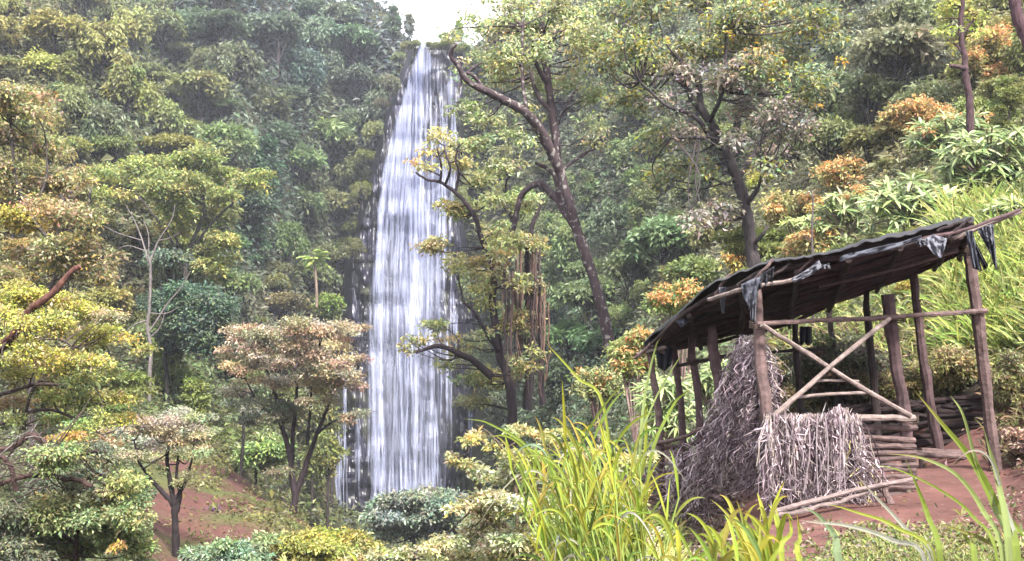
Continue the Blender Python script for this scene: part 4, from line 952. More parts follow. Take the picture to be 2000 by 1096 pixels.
def ros_shrub(label, px, py, rx, ry, Y, n, L=34, orange=0, pal=PAL_RO, k=12, wid=.17):
    if py < 600:
        Yh = hit([px], [py + ry * .8], 12)[0]; Y = Yh if np.isfinite(Yh) else Y
    base = np.array([(px - 1000) / F * Y, Y, gz(px, Y)]); root = thing("long_leaved_shrub", label, "shrub", tuple(base)); s = Y / F
    fo, st, bl = MB(), MB(), MB()
    for i in range(int(n * 1.7)):
        a = rng.random() * 6.28; rr = rng.random() ** .5; dz = rng.uniform(-1, .8)
        c = P(px + rr * math.cos(a) * rx, py + rr * math.sin(a) * ry, Y) + np.array([0, dz * rx * s * .6, 0])
        rosette(fo, c, L * s * rng.uniform(.8, 1.15), k, pal, wid)
        if i % 2 == 0:
            m0 = base + (c - base) * .5 + [0, 0, .1]; tube(st, smooth_path([base + [0, 0, -.2], m0, c], 3), np.linspace(3, 1.5, 7) * s, C(124, 108, 96), 5, cap=False)
    for i in range(orange):
        a = rng.random() * 6.28; rr = rng.random() ** .5
        c = P(px + rr * math.cos(a) * rx, py - ry * .4 + rr * math.sin(a) * ry * .8, Y) + np.array([0, -rx * s * .5, .0])
        cloud(bl, c, np.array([15, 15, 10]) * s * rng.uniform(.6, 1.2), 46, 7 * s, PAL_OR, aspect=.45, up=.5)
    st.build("stem", M_BARK, root, origin=base); fo.build("foliage", M_LEAF, root, origin=base)
    if orange: bl.build("young_leaves", M_LEAF, root, origin=base)
    return root
rng = np.random.default_rng(44)
ros_shrub("long-leaved shrub with drooping pale leaf rosettes at the right edge above the roof's overhanging poles", 1930, 320, 90, 70, 17, 62, 40)
ros_shrub("long-leaved shrub in front of the hillside, directly above the grey plastic roof edge", 1780, 400, 90, 48, 15.5, 46, 40)
ros_shrub("long-leaved shrub with a few orange shoots above the middle of the roof", 1650, 430, 70, 50, 19, 36, 30, orange=5)
ros_shrub("dense long-leaved shrub beneath the thin tree on the right hillside", 1850, 270, 70, 40, 22, 34, 34, orange=3)
ros_shrub("long-leaved shrub right of the hut's end post, partly under the roof poles", 1985, 430, 40, 40, 14, 18, 40)
ros_shrub("small long-leaved shrub left of the roofed shrubs with orange shoots", 1560, 470, 50, 40, 23, 24, 24, orange=6, pal=[C(160, 168, 96), C(176, 176, 110), C(140, 150, 84)])
ros_shrub("green long-leaved shrub seen through the posts at the hut's left end", 1300, 790, 50, 60, 15.5, 34, 30)
ros_shrub("green long-leaved shrub behind the hut's left wall", 1400, 750, 46, 50, 16, 26, 30)
PAL_ORL = [C(166, 160, 96), C(150, 150, 90), C(182, 168, 110)]
def or_shrub(label, px, py, rx, ry, Y, n, pal=PAL_ORL, name="flowering_shrub", leaf=7.5, frac=.5):
    n = int(n * 1.4)
    if py < 560:
        Yh = hit([px], [py + ry], 12)[0]; Y = Yh if np.isfinite(Yh) else Y
    base = np.array([(px - 1000) / F * Y, Y, min(gz(px, Y), (HY - py - ry) / F * Y)]); root = thing(name, label, "shrub", tuple(base)); s = Y / F
    fo, st, bl = MB(), MB(), MB()
    for i in range(n):
        a = rng.random() * 6.28; rr = rng.random() ** .5
        c = P(px + rr * math.cos(a) * rx, py + rr * math.sin(a) * ry, Y + rng.uniform(-1, 1) * rx * s * .5)
        if rng.random() < frac: cloud(bl, c + [0, -rx * s * .3, 0], np.array([16, 16, 11]) * s * rng.uniform(.6, 1.2), 60, leaf * s, PAL_OR, aspect=.45, up=.6)
        cloud(fo, c + [0, 0, -8 * s], np.array([22, 22, 15]) * s * rng.uniform(.7, 1.2), 80, leaf * 1.1 * s, pal, up=.4)
        if i % 2 == 0: tube(st, smooth_path([base, (base + c) / 2 + [0, 0, .1], c], 3), np.linspace(2.5, 1, 7) * s, C(120, 100, 96), 5, cap=False)
    st.build("stem", M_BARK, root, origin=base); fo.build("foliage", M_LEAF, root, origin=base); bl.build("young_leaves", M_LEAF, root, origin=base)
or_shrub("bright orange-topped shrub on the hillside left of the thin purple-barked tree", 1785, 235, 60, 34, 30, 26, frac=.75)
or_shrub("orange-tipped shrub right of the thin purple-barked tree", 1940, 110, 50, 50, 34, 26, frac=.5)
or_shrub("orange-leaved shrub on the left of the hillside, below the grey bushes", 1650, 340, 46, 26, 27, 18, frac=.55)
or_shrub("pale orange shrub left of the hillside's long-leaved shrubs", 1550, 400, 50, 40, 29, 22, frac=.35)
or_shrub("yellow-green shrub with orange tips just behind the roof's raised edge", 1600, 480, 70, 26, 17.5, 24, frac=.4)
or_shrub("golden young shrub beside the dark trunk, over the roof", 1455, 505, 26, 26, 22, 12, frac=.8, pal=[C(186, 180, 90), C(200, 176, 90)])
or_shrub("orange-tipped shrub above the low left end of the roof", 1330, 585, 60, 30, 20, 24, frac=.5, pal=[C(136, 156, 96), C(150, 160, 90), C(120, 140, 84)])
or_shrub("red-orange flecked shrub left of the low end of the roof", 1240, 680, 40, 46, 18, 24, frac=.4, pal=[C(150, 160, 90), C(134, 150, 84), C(170, 170, 110)])
or_shrub("olive shrub with faint pink tips at the foot of the leaning trunk", 1170, 745, 46, 30, 24, 18, frac=.15, pal=[C(140, 146, 90), C(124, 134, 84), C(160, 160, 110)])

hero("thin_tree", "thin purple-barked tree with sparse yellow-green leaves high on the right hillside", 28,
     [[[(1895, 235), (1893, 190), (1886, 150), (1884, 115), (1876, 60), (1880, 0), (1884, -60)], 8, 4], [[(1888, 135), (1868, 130, -.3), (1855, 128, -.4)], 5, 3], [[(1884, 115), (1870, 90), (1850, 78)], 2.5, 1], [[(1878, 70), (1900, 40), (1915, 10)], 2.5, 1]],
     [(1850, 70, 24, 14), (1870, 40, 26, 18), (1905, 20, 26, 18), (1880, 0, 30, 16), (1920, 50, 20, 14), (1860, 95, 16, 8), (1835, 40, 14, 10)], [[C(186, 190, 84), C(170, 178, 90), C(150, 160, 84)]], 8, dens=.45, barkc=(120, 88, 96), spread=.6)
hero("thick_trunk_tree", "thick purple-brown trunk leaning in at the top right corner", 16, [[[(2090, 430), (2050, 230), (2010, 90), (1990, 40), (1980, 0), (1966, -60)], 14, 10]], [(2040, -40, 40, 30), (1960, -70, 40, 30)], [[C(150, 160, 96)]], 9, dens=.4, barkc=(128, 92, 104))
hero("thin_sapling", "bare thin sapling standing behind the middle of the roof", 17, [[[(1588, 540), (1586, 450), (1588, 400), (1584, 370)], 2.6, 1.2], [[(1586, 470), (1570, 460)], 1.2, .6], [[(1587, 440), (1600, 425)], 1.2, .6]], [(1585, 380, 8, 8)], [[C(150, 146, 120)]], 7, dens=.3, barkc=(140, 124, 128))
# ------------------------------------------------------------------ the hut
rng = np.random.default_rng(55)
hut = thing("hut", "ramshackle open pole hut with a sagging black plastic roof on the red soil terrace", "hut", tuple(P(1640, 985, 9.5)))
HB = P(1640, 985, 9.5)
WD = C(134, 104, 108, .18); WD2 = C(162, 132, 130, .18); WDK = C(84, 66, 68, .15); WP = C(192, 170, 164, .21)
def pole(name, pts, rpx, col, parent=hut, jit=.5, sides=8, mat=M_WOOD, taper=.85, ground=False, mb=None):
    p3 = [P(*p) for p in pts]
    if ground:
        z = gz(pts[-1][0], pts[-1][2]) - .15
        if p3[-1][2] > z: p3[-1] = np.array([p3[-1][0], p3[-1][1], z])
    r = rpx * pts[0][2] / F / 2
    sp = smooth_path(p3, 5, jit=r * .18 * jit)
    rr = r * np.linspace(taper if not ground else .85, 1, len(sp)) * (1 + .07 * rng.normal(size=len(sp)))
    m = mb or MB(); tube(m, sp, rr, col, sides, wob=.1)
    if mb is None:
        return m.build(name, mat, parent, smooth=False, origin=HB)
for pts, r, c in [
    ([(1474, 560, 9.25), (1484, 690, 9.2), (1500, 830, 9.15), (1508, 1010, 9.1)], 25, WD2),
    ([(1888, 470, 10.5), (1908, 600, 10.5), (1925, 760, 10.55), (1948, 935, 10.6)], 25, WD2),
    ([(1733, 575, 10.3), (1748, 700, 10.25), (1768, 820, 10.1), (1778, 960, 10.0)], 27, WD),
    ([(1783, 535, 12.3), (1798, 660, 12.2), (1815, 780, 12.1), (1842, 880, 12.0)], 19, WD),
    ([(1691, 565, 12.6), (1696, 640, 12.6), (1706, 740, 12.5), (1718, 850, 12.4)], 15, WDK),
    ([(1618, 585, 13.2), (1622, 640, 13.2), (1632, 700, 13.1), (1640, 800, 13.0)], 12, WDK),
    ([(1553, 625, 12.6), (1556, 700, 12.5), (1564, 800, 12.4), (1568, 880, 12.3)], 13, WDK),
    ([(1390, 640, 11.6), (1396, 700, 11.5), (1410, 800, 11.4), (1422, 900, 11.3)], 22, WD),
    ([(1349, 645, 12.3), (1353, 700, 12.2), (1366, 800, 12.1), (1374, 900, 12.0)], 16, WD),
    ([(1312, 660, 12.8), (1320, 720, 12.7), (1332, 820, 12.6), (1338, 900, 12.5)], 14, WD),
    ([(1268, 680, 12.4), (1276, 740, 12.3), (1288, 830, 12.2), (1296, 950, 12.1)], 15, WD2),
    ([(1448, 655, 12.6), (1446, 760, 12.5), (1450, 880, 12.4)], 12, WDK)]:
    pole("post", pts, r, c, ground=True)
pole("beam", [(1478, 633, 9.05), (1600, 626, 9.4), (1700, 622, 9.75), (1800, 615, 10.05), (1926, 607, 10.38)], 11, WD2)
pole("cross_brace", [(1488, 634, 9.0), (1560, 680, 9.15), (1680, 755, 9.4), (1778, 812, 9.55)], 11, WP)
pole("cross_brace", [(1737, 623, 9.75), (1690, 660, 9.45), (1600, 735, 9.2), (1510, 813, 8.98)], 10, WP)
pole("rail", [(1585, 744, 9.33), (1630, 743, 9.35), (1677, 745, 9.4)], 6, WP)
pole("rail", [(1556, 776, 9.22), (1620, 770, 9.3), (1704, 766, 9.45)], 7, WP)
pole("rail", [(1498, 688, 12.3), (1560, 684, 12.35), (1608, 682, 12.4)], 7, WDK)
pole("rail", [(1325, 714, 12.3), (1380, 703, 12.0), (1445, 690, 11.8)], 8, WDK)
pole("wall_log", [(1494, 819, 9.0), (1580, 816, 9.2), (1680, 816, 9.42), (1786, 817, 9.6)], 15, WP)
for i, (py, r, x0) in enumerate([(835, 13, 1500), (858, 12, 1500), (873, 11, 1500), (886, 10, 1500), (897, 11, 1500), (908, 10, 1500), (919, 10, 1500), (929, 11, 1504), (941, 12, 1504), (953, 10, 1506), (966, 10, 1510)]):
    pole("wall_log", [(x0 + rng.uniform(-8, 6), py + rng.uniform(-3, 3) + 10, 9.12), (1600, py + rng.uniform(-3, 3) + 5, 9.35), (1690, py + rng.uniform(-3, 3), 9.52), (1787 + rng.uniform(-6, 6), py + rng.uniform(-2, 2), 9.7)], r, WD2 * rng.uniform(.7, 1.1), jit=1.2)
# left side wall: rails and woven sticks
pole("rail", [(1284, 866, 12.15), (1330, 856, 11.6), (1370, 838, 11.0), (1420, 828, 10.3)], 9, WD2)
pole("rail", [(1296, 876, 12.1), (1350, 868, 11.5), (1410, 850, 10.6), (1480, 836, 9.4)], 8, WD)
for i in range(16):
    py = 885 + i * 9 + rng.uniform(-4, 4)
    pole("woven_stick", [(1262 + rng.uniform(-12, 20), py + rng.uniform(-8, 8), 12.3), (1310, py + rng.uniform(-6, 6), 11.7), (1370, py + rng.uniform(-9, 7), 11.0), (1440 + rng.uniform(-30, 20), py + rng.uniform(-4, 12), 10.1)], rng.uniform(3.5, 7), WD2 * rng.uniform(.6, 1.15), jit=2)
for x in (1290, 1312, 1345, 1385): pole("stake", [(x, 872, 12.1 - (x - 1290) * .011), (x + 6, 930, 12.0 - (x - 1290) * .011), (x + rng.uniform(0, 14), 1000, 11.9 - (x - 1290) * .011)], 7, WD)
pole("prop", [(1728, 955, 9.3), (1740, 985, 9.2), (1752, 1015, 9.1)], 15, WD2)

# roof surface
RN = [(1258, 684, 12.3), (1310, 636, 11.5), (1380, 578, 10.4), (1480, 531, 9.2), (1560, 519, 9.0), (1640, 500, 8.9), (1720, 484, 8.9), (1800, 463, 9.0), (1870, 446, 9.2), (1900, 440, 9.3)]
RB = [(1272, 690, 13.3), (1330, 677, 13.3), (1400, 669, 13.2), (1480, 660, 13.1), (1540, 632, 13.0), (1600, 606, 12.9), (1680, 573, 12.8), (1760, 545, 12.6), (1850, 508, 12.3), (1888, 492, 12.0)]
RN3 = np.array([P(*p) for p in RN]); RB3 = np.array([P(*p) for p in RB])
def rp(u, v, dz=0.0):
    u = np.atleast_1d(u); v = np.atleast_1d(v); k = u * (len(RN3) - 1)
    a = np.stack([np.interp(k, range(len(RN3)), RN3[:, i]) for i in range(3)], -1)
    b = np.stack([np.interp(k, range(len(RB3)), RB3[:, i]) for i in range(3)], -1)
    p = a * (1 - v[:, None]) + b * v[:, None]; p[:, 2] += dz
    return p
us, vs = np.linspace(0, 1, 150), np.linspace(-.02, 1.02, 60)
U, V_ = np.meshgrid(us, vs, indexing='ij')
R = rp(U.ravel(), V_.ravel())
sag = .035 * np.sin(V_.ravel() * 2 * np.pi * 7 + 2.5 * fbm(U.ravel() * 5, V_.ravel() * 3, 91)) + .10 * fbm(U.ravel() * 9, V_.ravel() * 5, 92) + .04 * fbm(U.ravel() * 40, V_.ravel() * 6, 93)
def sheet(name, pts, nu, nv, col, mat, parent, thick=.006, smooth=True):
    pts = pts.reshape(nu, nv, 3); m = MB()
    ii, jj = np.meshgrid(np.arange(nu - 1), np.arange(nv - 1), indexing='ij')
    q = np.stack([ii * nv + jj, (ii + 1) * nv + jj, (ii + 1) * nv + jj + 1, ii * nv + jj + 1], -1).reshape(-1, 4)
    m.add(pts.reshape(-1, 3), col, q)
    o = m.build(name, mat, parent, smooth=smooth, origin=HB if parent else None)
    md = o.modifiers.new("thickness", 'SOLIDIFY'); md.thickness = thick; md.offset = 1
    return o
ragged = np.clip((V_.ravel() - .9) * 10, 0, 1) * .12 * fbm(U.ravel() * 30, U.ravel() * 3, 95)
vf = V_.ravel(); front = np.clip((.08 - vf) / .08, 0, 1)
R[:, 2] += sag + .07 - ragged + front * .035 * fbm(U.ravel() * 45, vf * 0 + 3, 97)
R[:, 1] -= front * .1 * fbm(U.ravel() * 38, vf * 0, 98)
tarp = sheet("roof", R, 150, 60, C(52, 50, 60, .2), M_TARP, hut)
def roofpole(uu, vv, r, col, dz=0.0):
    m = MB(); p = rp(np.array(uu), np.array(vv), dz); tube(m, smooth_path(p, 4, .012), r, col, 7, wob=.12)
    m.build("roof_pole", M_WOOD, tarp, origin=HB)
for k, v in enumerate([.02, .12, .22, .33, .43, .54, .65, .75, .86, .97]):
    roofpole([0.0 - .01 * rng.random(), .2, .4, .6, .8, 1.0 + .01 * rng.random()], [v + rng.normal() * .012 for _ in range(6)], rng.uniform(.022, .034), WD * rng.uniform(.55, .9))
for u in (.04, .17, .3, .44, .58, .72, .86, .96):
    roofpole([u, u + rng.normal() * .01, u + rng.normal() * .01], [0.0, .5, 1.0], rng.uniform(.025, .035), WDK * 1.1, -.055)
def stick(pts, r, col=WD2):
    m = MB(); tube(m, smooth_path([P(*p) for p in pts], 4, .004), r * pts[0][2] / F / 2, col, 7, wob=.1); m.build("roof_stick", M_WOOD, tarp, origin=HB)
tarp.location = (0, 0, 0)
for me_o in [tarp]:
    pass
for pts, r, c in [([(1780, 470, 9.0), (1880, 450, 9.0), (1992, 410, 9.1)], 7, WD), ([(1860, 466, 9.1), (1930, 440, 9.1), (1994, 414, 9.1)], 8, WP), ([(1830, 452, 9.0), (1872, 436, 9.0), (1900, 437, 9.1)], 6, WDK), ([(1850, 464, 9), (1878, 440, 9), (1896, 426, 9)], 6, WDK),
                  ([(1398, 575, 10.1), (1412, 553, 10.0), (1427, 536, 10.0)], 7, WD2), ([(1460, 560, 9.1), (1490, 530, 9.0), (1510, 508, 9.0)], 6, WD2), ([(1440, 558, 9.3), (1470, 540, 9.2), (1500, 522, 9.1)], 8, WDK), ([(1385, 585, 10.0), (1420, 574, 9.7), (1462, 562, 9.3)], 9, WP),
                  ([(1478, 560, 9.0), (1540, 548, 8.95), (1570, 540, 8.95)], 9, WP), ([(1245, 692, 12.3), (1262, 686, 12.2), (1300, 678, 12.0)], 7, WP), ([(1240, 700, 12.3), (1290, 660, 12.0), (1318, 640, 11.6)], 6, WD2), ([(1268, 672, 12.1), (1300, 690, 12.2)], 8, WD2),
                  ([(1500, 545, 9.0), (1524, 530, 9.0), (1545, 515, 9.0)], 6, WDK), ([(1560, 530, 9.0), (1580, 512, 9.0), (1590, 498, 9.0)], 5, WD2), ([(1640, 508, 8.85), (1740, 488, 8.85), (1800, 470, 8.95)], 6, WDK), ([(1600, 560, 10.2), (1700, 538, 10.1), (1800, 512, 10.0), (1870, 490, 10.0)], 6, WD2)]:
    stick(pts, r, c)
def flap(top, bot, Y, col, rip=.02, n=14, nv=10):
    """hanging scrap of plastic between a top edge and a bottom edge (photo points)"""
    m = MB(); t = np.linspace(0, 1, n)
    a = np.stack([np.interp(t, np.linspace(0, 1, len(top)), [p[i] for p in top]) for i in (0, 1)], -1)
    b = np.stack([np.interp(t, np.linspace(0, 1, len(bot)), [p[i] for p in bot]) for i in (0, 1)], -1)
    pts = []
    ph = rng.random() * 6
    for i in range(n):
        for j in range(nv):
            w = j / (nv - 1); xy = a[i] * (1 - w) + b[i] * w
            pts.append(P(xy[0], xy[1], Y + rip * math.sin(ph + 14 * t[i] + 2 * w) * (.4 + w) + .015 * rng.normal()))
    sheet("flap", np.array(pts), n, nv, col, M_TARP, tarp, .003)
GR = C(150, 152, 168, .22); GR2 = C(108, 112, 130, .22); DK = C(62, 62, 74, .2)
flap([(1800, 470), (1822, 458), (1850, 466)], [(1822, 494), (1838, 506), (1846, 484)], 8.85, GR)
flap([(1788, 474), (1806, 466)], [(1796, 482), (1812, 478)], 8.84, GR)
flap([(1886, 452), (1900, 450)], [(1900, 524), (1918, 530)], 9.0, GR2)
flap([(1888, 456), (1896, 456)], [(1922, 528), (1930, 520)], 9.02, DK)
flap([(1908, 448), (1924, 442), (1940, 438)], [(1936, 496), (1942, 520), (1948, 528)], 9.05, GR2, .03)
flap([(1918, 444), (1936, 438)], [(1926, 470), (1942, 480)], 9.0, GR)
flap([(1448, 556), (1466, 546), (1486, 540)], [(1452, 580), (1464, 606), (1478, 590)], 8.95, GR2, .03)
flap([(1462, 570), (1478, 566)], [(1466, 626), (1476, 632)], 8.97, GR, .02)
flap([(1480, 540), (1512, 520)], [(1482, 566), (1508, 556)], 8.98, DK, .03)
flap([(1403, 562), (1418, 560)], [(1410, 612), (1414, 612)], 9.9, GR)
flap([(1640, 500), (1700, 486), (1760, 472), (1800, 460)], [(1640, 510), (1700, 497), (1760, 480), (1800, 468)], 8.8, GR2, .02, 24, 5)
flap([(1545, 546), (1580, 524), (1600, 508)], [(1552, 552), (1586, 536), (1606, 520)], 8.88, GR, .02)
flap([(1320, 628), (1350, 606)], [(1330, 640), (1356, 622)], 11.2, GR2)
flap([(1280, 680), (1300, 672), (1314, 680)], [(1284, 716), (1298, 726), (1312, 712)], 12.2, DK, .05)
flap([(1600, 520), (1620, 514)], [(1606, 526), (1622, 524)], 8.9, GR)

# hanging dark cloth inside
m = MB(); t = np.linspace(0, 1, 14)
pts = np.array([P(1562 + 24 * a, 638 + 34 * b + (4 * math.sin(a * 12) if b > .9 else 0), 11.8 + .05 * math.sin(a * 14)) for a in t for b in np.linspace(0, 1, 8)])
o = sheet("cloth", pts, 14, 8, C(40, 40, 52, .4), M_TARP, None, .004); tag(o, "dark cloth hanging inside the hut from under the roof", "cloth")

# thatch: dead frond strands hung on the corner and the front wall
def strands(name, n, start, length, Yf, pal, wpx=(1.0, 3.2), sway=7):
    m = MB()
    for i in range(n):
        x, y = start(); L = rng.uniform(*length); k = 9
        t = np.linspace(0, 1, k); Y0 = Yf(x) + rng.uniform(-.16, .12)
        dx = np.cumsum(rng.normal(size=k)) * sway * .35 + rng.normal() * sway * t
        cv_ = rng.normal() * sway * .8; dx = dx + cv_ * np.sin(t * 3.1); p = np.array([P(x + dx[j], y + L * t[j], Y0 - .05 * math.sin(t[j] * 3) + .02 * rng.normal()) for j in range(k)])
        w = rng.uniform(*wpx) * Y0 / F * .5 * np.array([.5, 1, 1, .9, 1, .9, .8, .5, .15])[:, None]
        yaw = rng.normal() * .8; sd = np.array([math.cos(yaw), math.sin(yaw), 0]) * w
        c = pick(pal, 1, .3, .03)[0]
        q = [[j, k + j, k + j + 1, j + 1] for j in range(k - 1)]
        m.add(np.concatenate([p - sd, p + sd]), c, q)
    # short broken leaflets
    N = n * 3
    xs = [start() for _ in range(N)]; x = np.array([a[0] for a in xs]) + rng.normal(size=N) * 5; y = np.array([a[1] for a in xs]) + rng.uniform(0, length[1] * .9, N)
    Y0 = np.array([Yf(a) for a in x]) - rng.uniform(-.1, .2, N)
    pos = np.stack([(x - 1000) / F * Y0, Y0, (HY - y) / F * Y0], -1)
    d = unit(rng.normal(size=(N, 3)) * [.9, .6, .5] + [0, 0, -.6]); nr = unit(rng.normal(size=(N, 3)) + [0, -1, 0])
    leaves(m, pos, d, nr, rng.uniform(12, 38, N) * 9.3 / F, rng.uniform(1.0, 2.6, N) * 9.3 / F, pick(pal, N, .35, .03))
    return m.build(name, M_THATCH, hut, origin=HB)
KT = .42
PAL_T = [C(186, 168, 176, .6), C(140, 120, 130, .38), C(196, 178, 184, .38), C(104, 86, 94, .38), C(78, 64, 72, .38), C(156, 138, 146, .38), C(180, 166, 160, .38)]
def st1():
    y = 650 + 232 * rng.random() ** .8; hw = np.interp(y, [640, 720, 800, 860, 960], [14, 28, 46, 52, 50]); cxx = np.interp(y, [640, 720, 800, 860, 960], [1472, 1464, 1456, 1446, 1440])
    if rng.random() < .07: return rng.uniform(1320, 1410), rng.uniform(866, 950)
    return cxx + np.clip(rng.normal() * .6, -1.3, 1.3) * hw, y
strands("thatch", 3600, st1, (30, 92), lambda x: np.interp(x, [1330, 1420, 1480, 1530], [11.4, 10.4, 9.42, 9.4]), PAL_T, sway=15)
def st2():
    x = rng.uniform(1500, 1675); y = 806 + 60 * rng.random() ** 1.5
    if rng.random() < .25: x = 1640 + rng.normal() * 18; y = 788 + abs(x - 1640) * .7 + 20 * rng.random()
    return x, y
strands("thatch", 1300, st2, (60, 165), lambda x: 9.0 + (x - 1500) * .0021, PAL_T, sway=10)
def st3():
    t = rng.random(); return 1665 + 30 * t + rng.normal() * 5, 850 + 60 * t + rng.uniform(0, 30)
strands("thatch", 150, st3, (30, 80), lambda x: 9.3, PAL_T + [C(190, 176, 110)], sway=16)
# pale upright stems laid over the front thatch
for x in (1512, 1534, 1552, 1578, 1596, 1612, 1636, 1652): pole("thatch_stem", [(x + rng.normal() * 3, 806, 8.93), (x + rng.normal() * 3, 880, 8.9), (x + rng.normal() * 4, 965, 8.9)], 3, C(190, 172, 178, .26))
def lashing(px, py, Y, rpx):
    c = P(px, py, Y); a = np.linspace(0, 2 * np.pi * 4, 44); rr = rpx * Y / F
    p = c + np.stack([rr * np.cos(a) * 1.05, rr * np.sin(a) * 1.05, np.linspace(-.035, .035, 44) + .02 * np.sin(a)], -1)
    m = MB(); tube(m, p, .005, C(112, 92, 80, .2), 5, cjit=.2); m.build("lashing", M_WOOD, hut, origin=HB)
for a in ((1480, 634, 9.2, 15), (1908, 608, 10.5, 15), (1750, 622, 10.2, 17), (1500, 818, 9.15, 16), (1775, 817, 10.0, 17), (1889, 486, 10.5, 15), (1397, 700, 11.6, 13), (1352, 706, 12.2, 11)): lashing(*a)
# end of the hut builder

# the two poles lying across the foot of the wall
for i, (a, b, c, l) in enumerate([((1504, 1002), (1640, 965), (1792, 934), "pale weathered pole leaning across the foot of the hut's front wall, the upper of two"), ((1506, 1010), (1620, 985), (1740, 945), "shorter pale pole just beneath the upper pole at the foot of the hut's wall")]):
    m = MB(); tube(m, smooth_path([P(*a, 8.75), P(*b, 8.8), P(*c, 8.9)], 6, .005), np.linspace(5.5, 4, 13) * 8.8 / F, C(196, 172, 170, .2), 8, wob=.1)
    tag(m.build("pole", M_WOOD), l, "pole")
# log bench in the doorway and the log retaining wall behind
b0 = P(1865, 930, 11.4); bench = thing("log_bench", "low rough log bench inside the hut's open doorway", "bench", tuple(b0))
for (x0, y0, x1, y1, Y) in [(1786, 884, 1942, 889, 11.4), (1800, 880, 1940, 884, 11.6), (1786, 888, 1930, 893, 11.25)]:
    m = MB(); tube(m, smooth_path([P(x0, y0, Y), P((x0 + x1) / 2, (y0 + y1) / 2 + 1, Y), P(x1, y1, Y)], 5, .004), 5 * Y / F, WD2, 8, wob=.1); m.build("seat_log", M_WOOD, bench, origin=b0)
for x, r in ((1881, 8), (1800, 6), (1930, 7)):
    m = MB(); bb = P(x + 2, 930, 11.4); bb[2] = gz(x, 11.4) - .05; tube(m, [P(x, 890, 11.4), bb], r * 11.4 / F, WD2, 8); m.build("leg", M_WOOD, bench, origin=b0)
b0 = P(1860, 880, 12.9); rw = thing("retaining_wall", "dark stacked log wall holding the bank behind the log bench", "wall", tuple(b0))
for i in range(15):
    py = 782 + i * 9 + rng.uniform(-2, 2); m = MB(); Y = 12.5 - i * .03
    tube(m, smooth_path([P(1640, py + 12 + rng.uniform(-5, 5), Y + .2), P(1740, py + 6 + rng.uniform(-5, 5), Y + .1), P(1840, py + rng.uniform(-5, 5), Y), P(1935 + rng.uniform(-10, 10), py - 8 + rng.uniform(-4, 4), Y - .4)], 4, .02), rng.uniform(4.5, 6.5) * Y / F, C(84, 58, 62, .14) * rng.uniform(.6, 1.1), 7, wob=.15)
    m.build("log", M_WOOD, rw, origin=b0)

# ------------------------------------------------------------------ grasses
def blade(mb, p, w, col, side=None):
    """ribbon leaf with a fold; p: n x 3 path, w: max width"""
    n = len(p); t = np.linspace(0, 1, n); d = unit(np.gradient(p, axis=0))
    sd = unit(np.cross(d, [0, -1, .35])) if side is None else unit(np.cross(d, side))
    wk = (w * .5 * np.clip(np.minimum(.35 + 2.2 * t, 1) * (1 - t ** 2.2), .02, 1))[:, None]
    up = np.cross(sd, d) * wk * .45
    cv = np.asarray(col)[None] * (1 + .06 * rng.normal(size=(3 * n, 1)))
    cv[n:2 * n] *= 1.2
    if rng.random() < .4: cv *= (1 + np.tile(np.clip((t - .72) / .28, 0, 1), 3)[:, None] * np.array([[.1, -.35, -.3]]))
    q = [[k, n + k, n + k + 1, k + 1] for k in range(n - 1)] + [[n + k, 2 * n + k, 2 * n + k + 1, n + k + 1] for k in range(n - 1)]
    mb.add(np.concatenate([p - sd * wk + up, p, p + sd * wk + up]), np.clip(cv, 0, .85), q)
def arc(b, phi, el, L, droop, n=11):
    t = np.linspace(0, 1, n)[:, None]; h = np.array([math.cos(phi), math.sin(phi), 0])
    return b + h * L * t * (math.cos(el) + .25 * t * droop) + np.array([0, 0, 1]) * L * (math.sin(el) * t - droop * t ** 2.2)
PAL_G = [C(190, 192, 54, .27), C(176, 182, 44, .27), C(188, 200, 60, .27), C(160, 184, 50, .27), C(206, 208, 84, .27), C(140, 168, 56, .27), C(190, 190, 70, .27), C(124, 152, 60, .27)]
PAL_W = [C(226, 224, 206, .26), C(206, 204, 176, .26), C(190, 194, 160, .26)]
def grass_clump(label, x0, x1, ytop, Y, nst, bl=(150, 260), w=12, lean=-.25, dead=.15, hgt=None):
    xc = (x0 + x1) / 2; base = np.array([(xc - 1000) / F * Y, Y, gz(xc, Y)]); root = thing("grass_clump", label, "grass clump", tuple(base)); s = Y / F; m, dm, cm = MB(), MB(), MB()
    for i in range(nst):
        x = rng.uniform(x0, x1); Yk = Y + rng.uniform(-.5, .6); b = np.array([(x - 1000) / F * Yk, Yk, gz(x, Yk)])
        zt = (HY - ytop) / F * Yk - rng.uniform(0, .45) * (b[2] * -1 + (HY - ytop) / F * Yk); h = max(.15, (zt - b[2]) * .72)
        a = rng.normal(lean, .16); k = 6
        cul = np.array([b + [math.sin(a) * h * u * (.4 + .6 * u), rng.normal() * .01, h * u] for u in np.linspace(0, 1, k)])
        tube(cm, cul, np.linspace(.009, .005, k), C(150, 170, 80), 5, cap=False)
        for j in range(7):
            u = .15 + .85 * j / 6; pb = b + (cul[-1] - b) * u; side = rng.choice([-1, 1]) if rng.random() > .4 else -1
            phi = (math.pi if side < 0 else 0) + rng.normal() * .8; el = rng.uniform(1.05, 1.5); L = rng.uniform(*bl) * s
            dead_ = rng.random() < dead * (1.8 if u < .5 else .5)
            if dead_: blade(dm, arc(pb, phi, el * .8, L * .8, rng.uniform(.9, 1.5)), w * .8 * s, pick(PAL_W, 1, .15)[0])
            else: blade(m, arc(pb, phi, el, L, rng.uniform(.15, .75)), w * s * rng.uniform(.7, 1.2), pick(PAL_G, 1, .18)[0])
    cm.build("stems", M_GRASS, root, origin=base); m.build("leaves", M_GRASS, root, origin=base)
    if dm.n: dm.build("dead_leaves", M_GRASS, root, origin=base)
    return root, m
rng = np.random.default_rng(66)
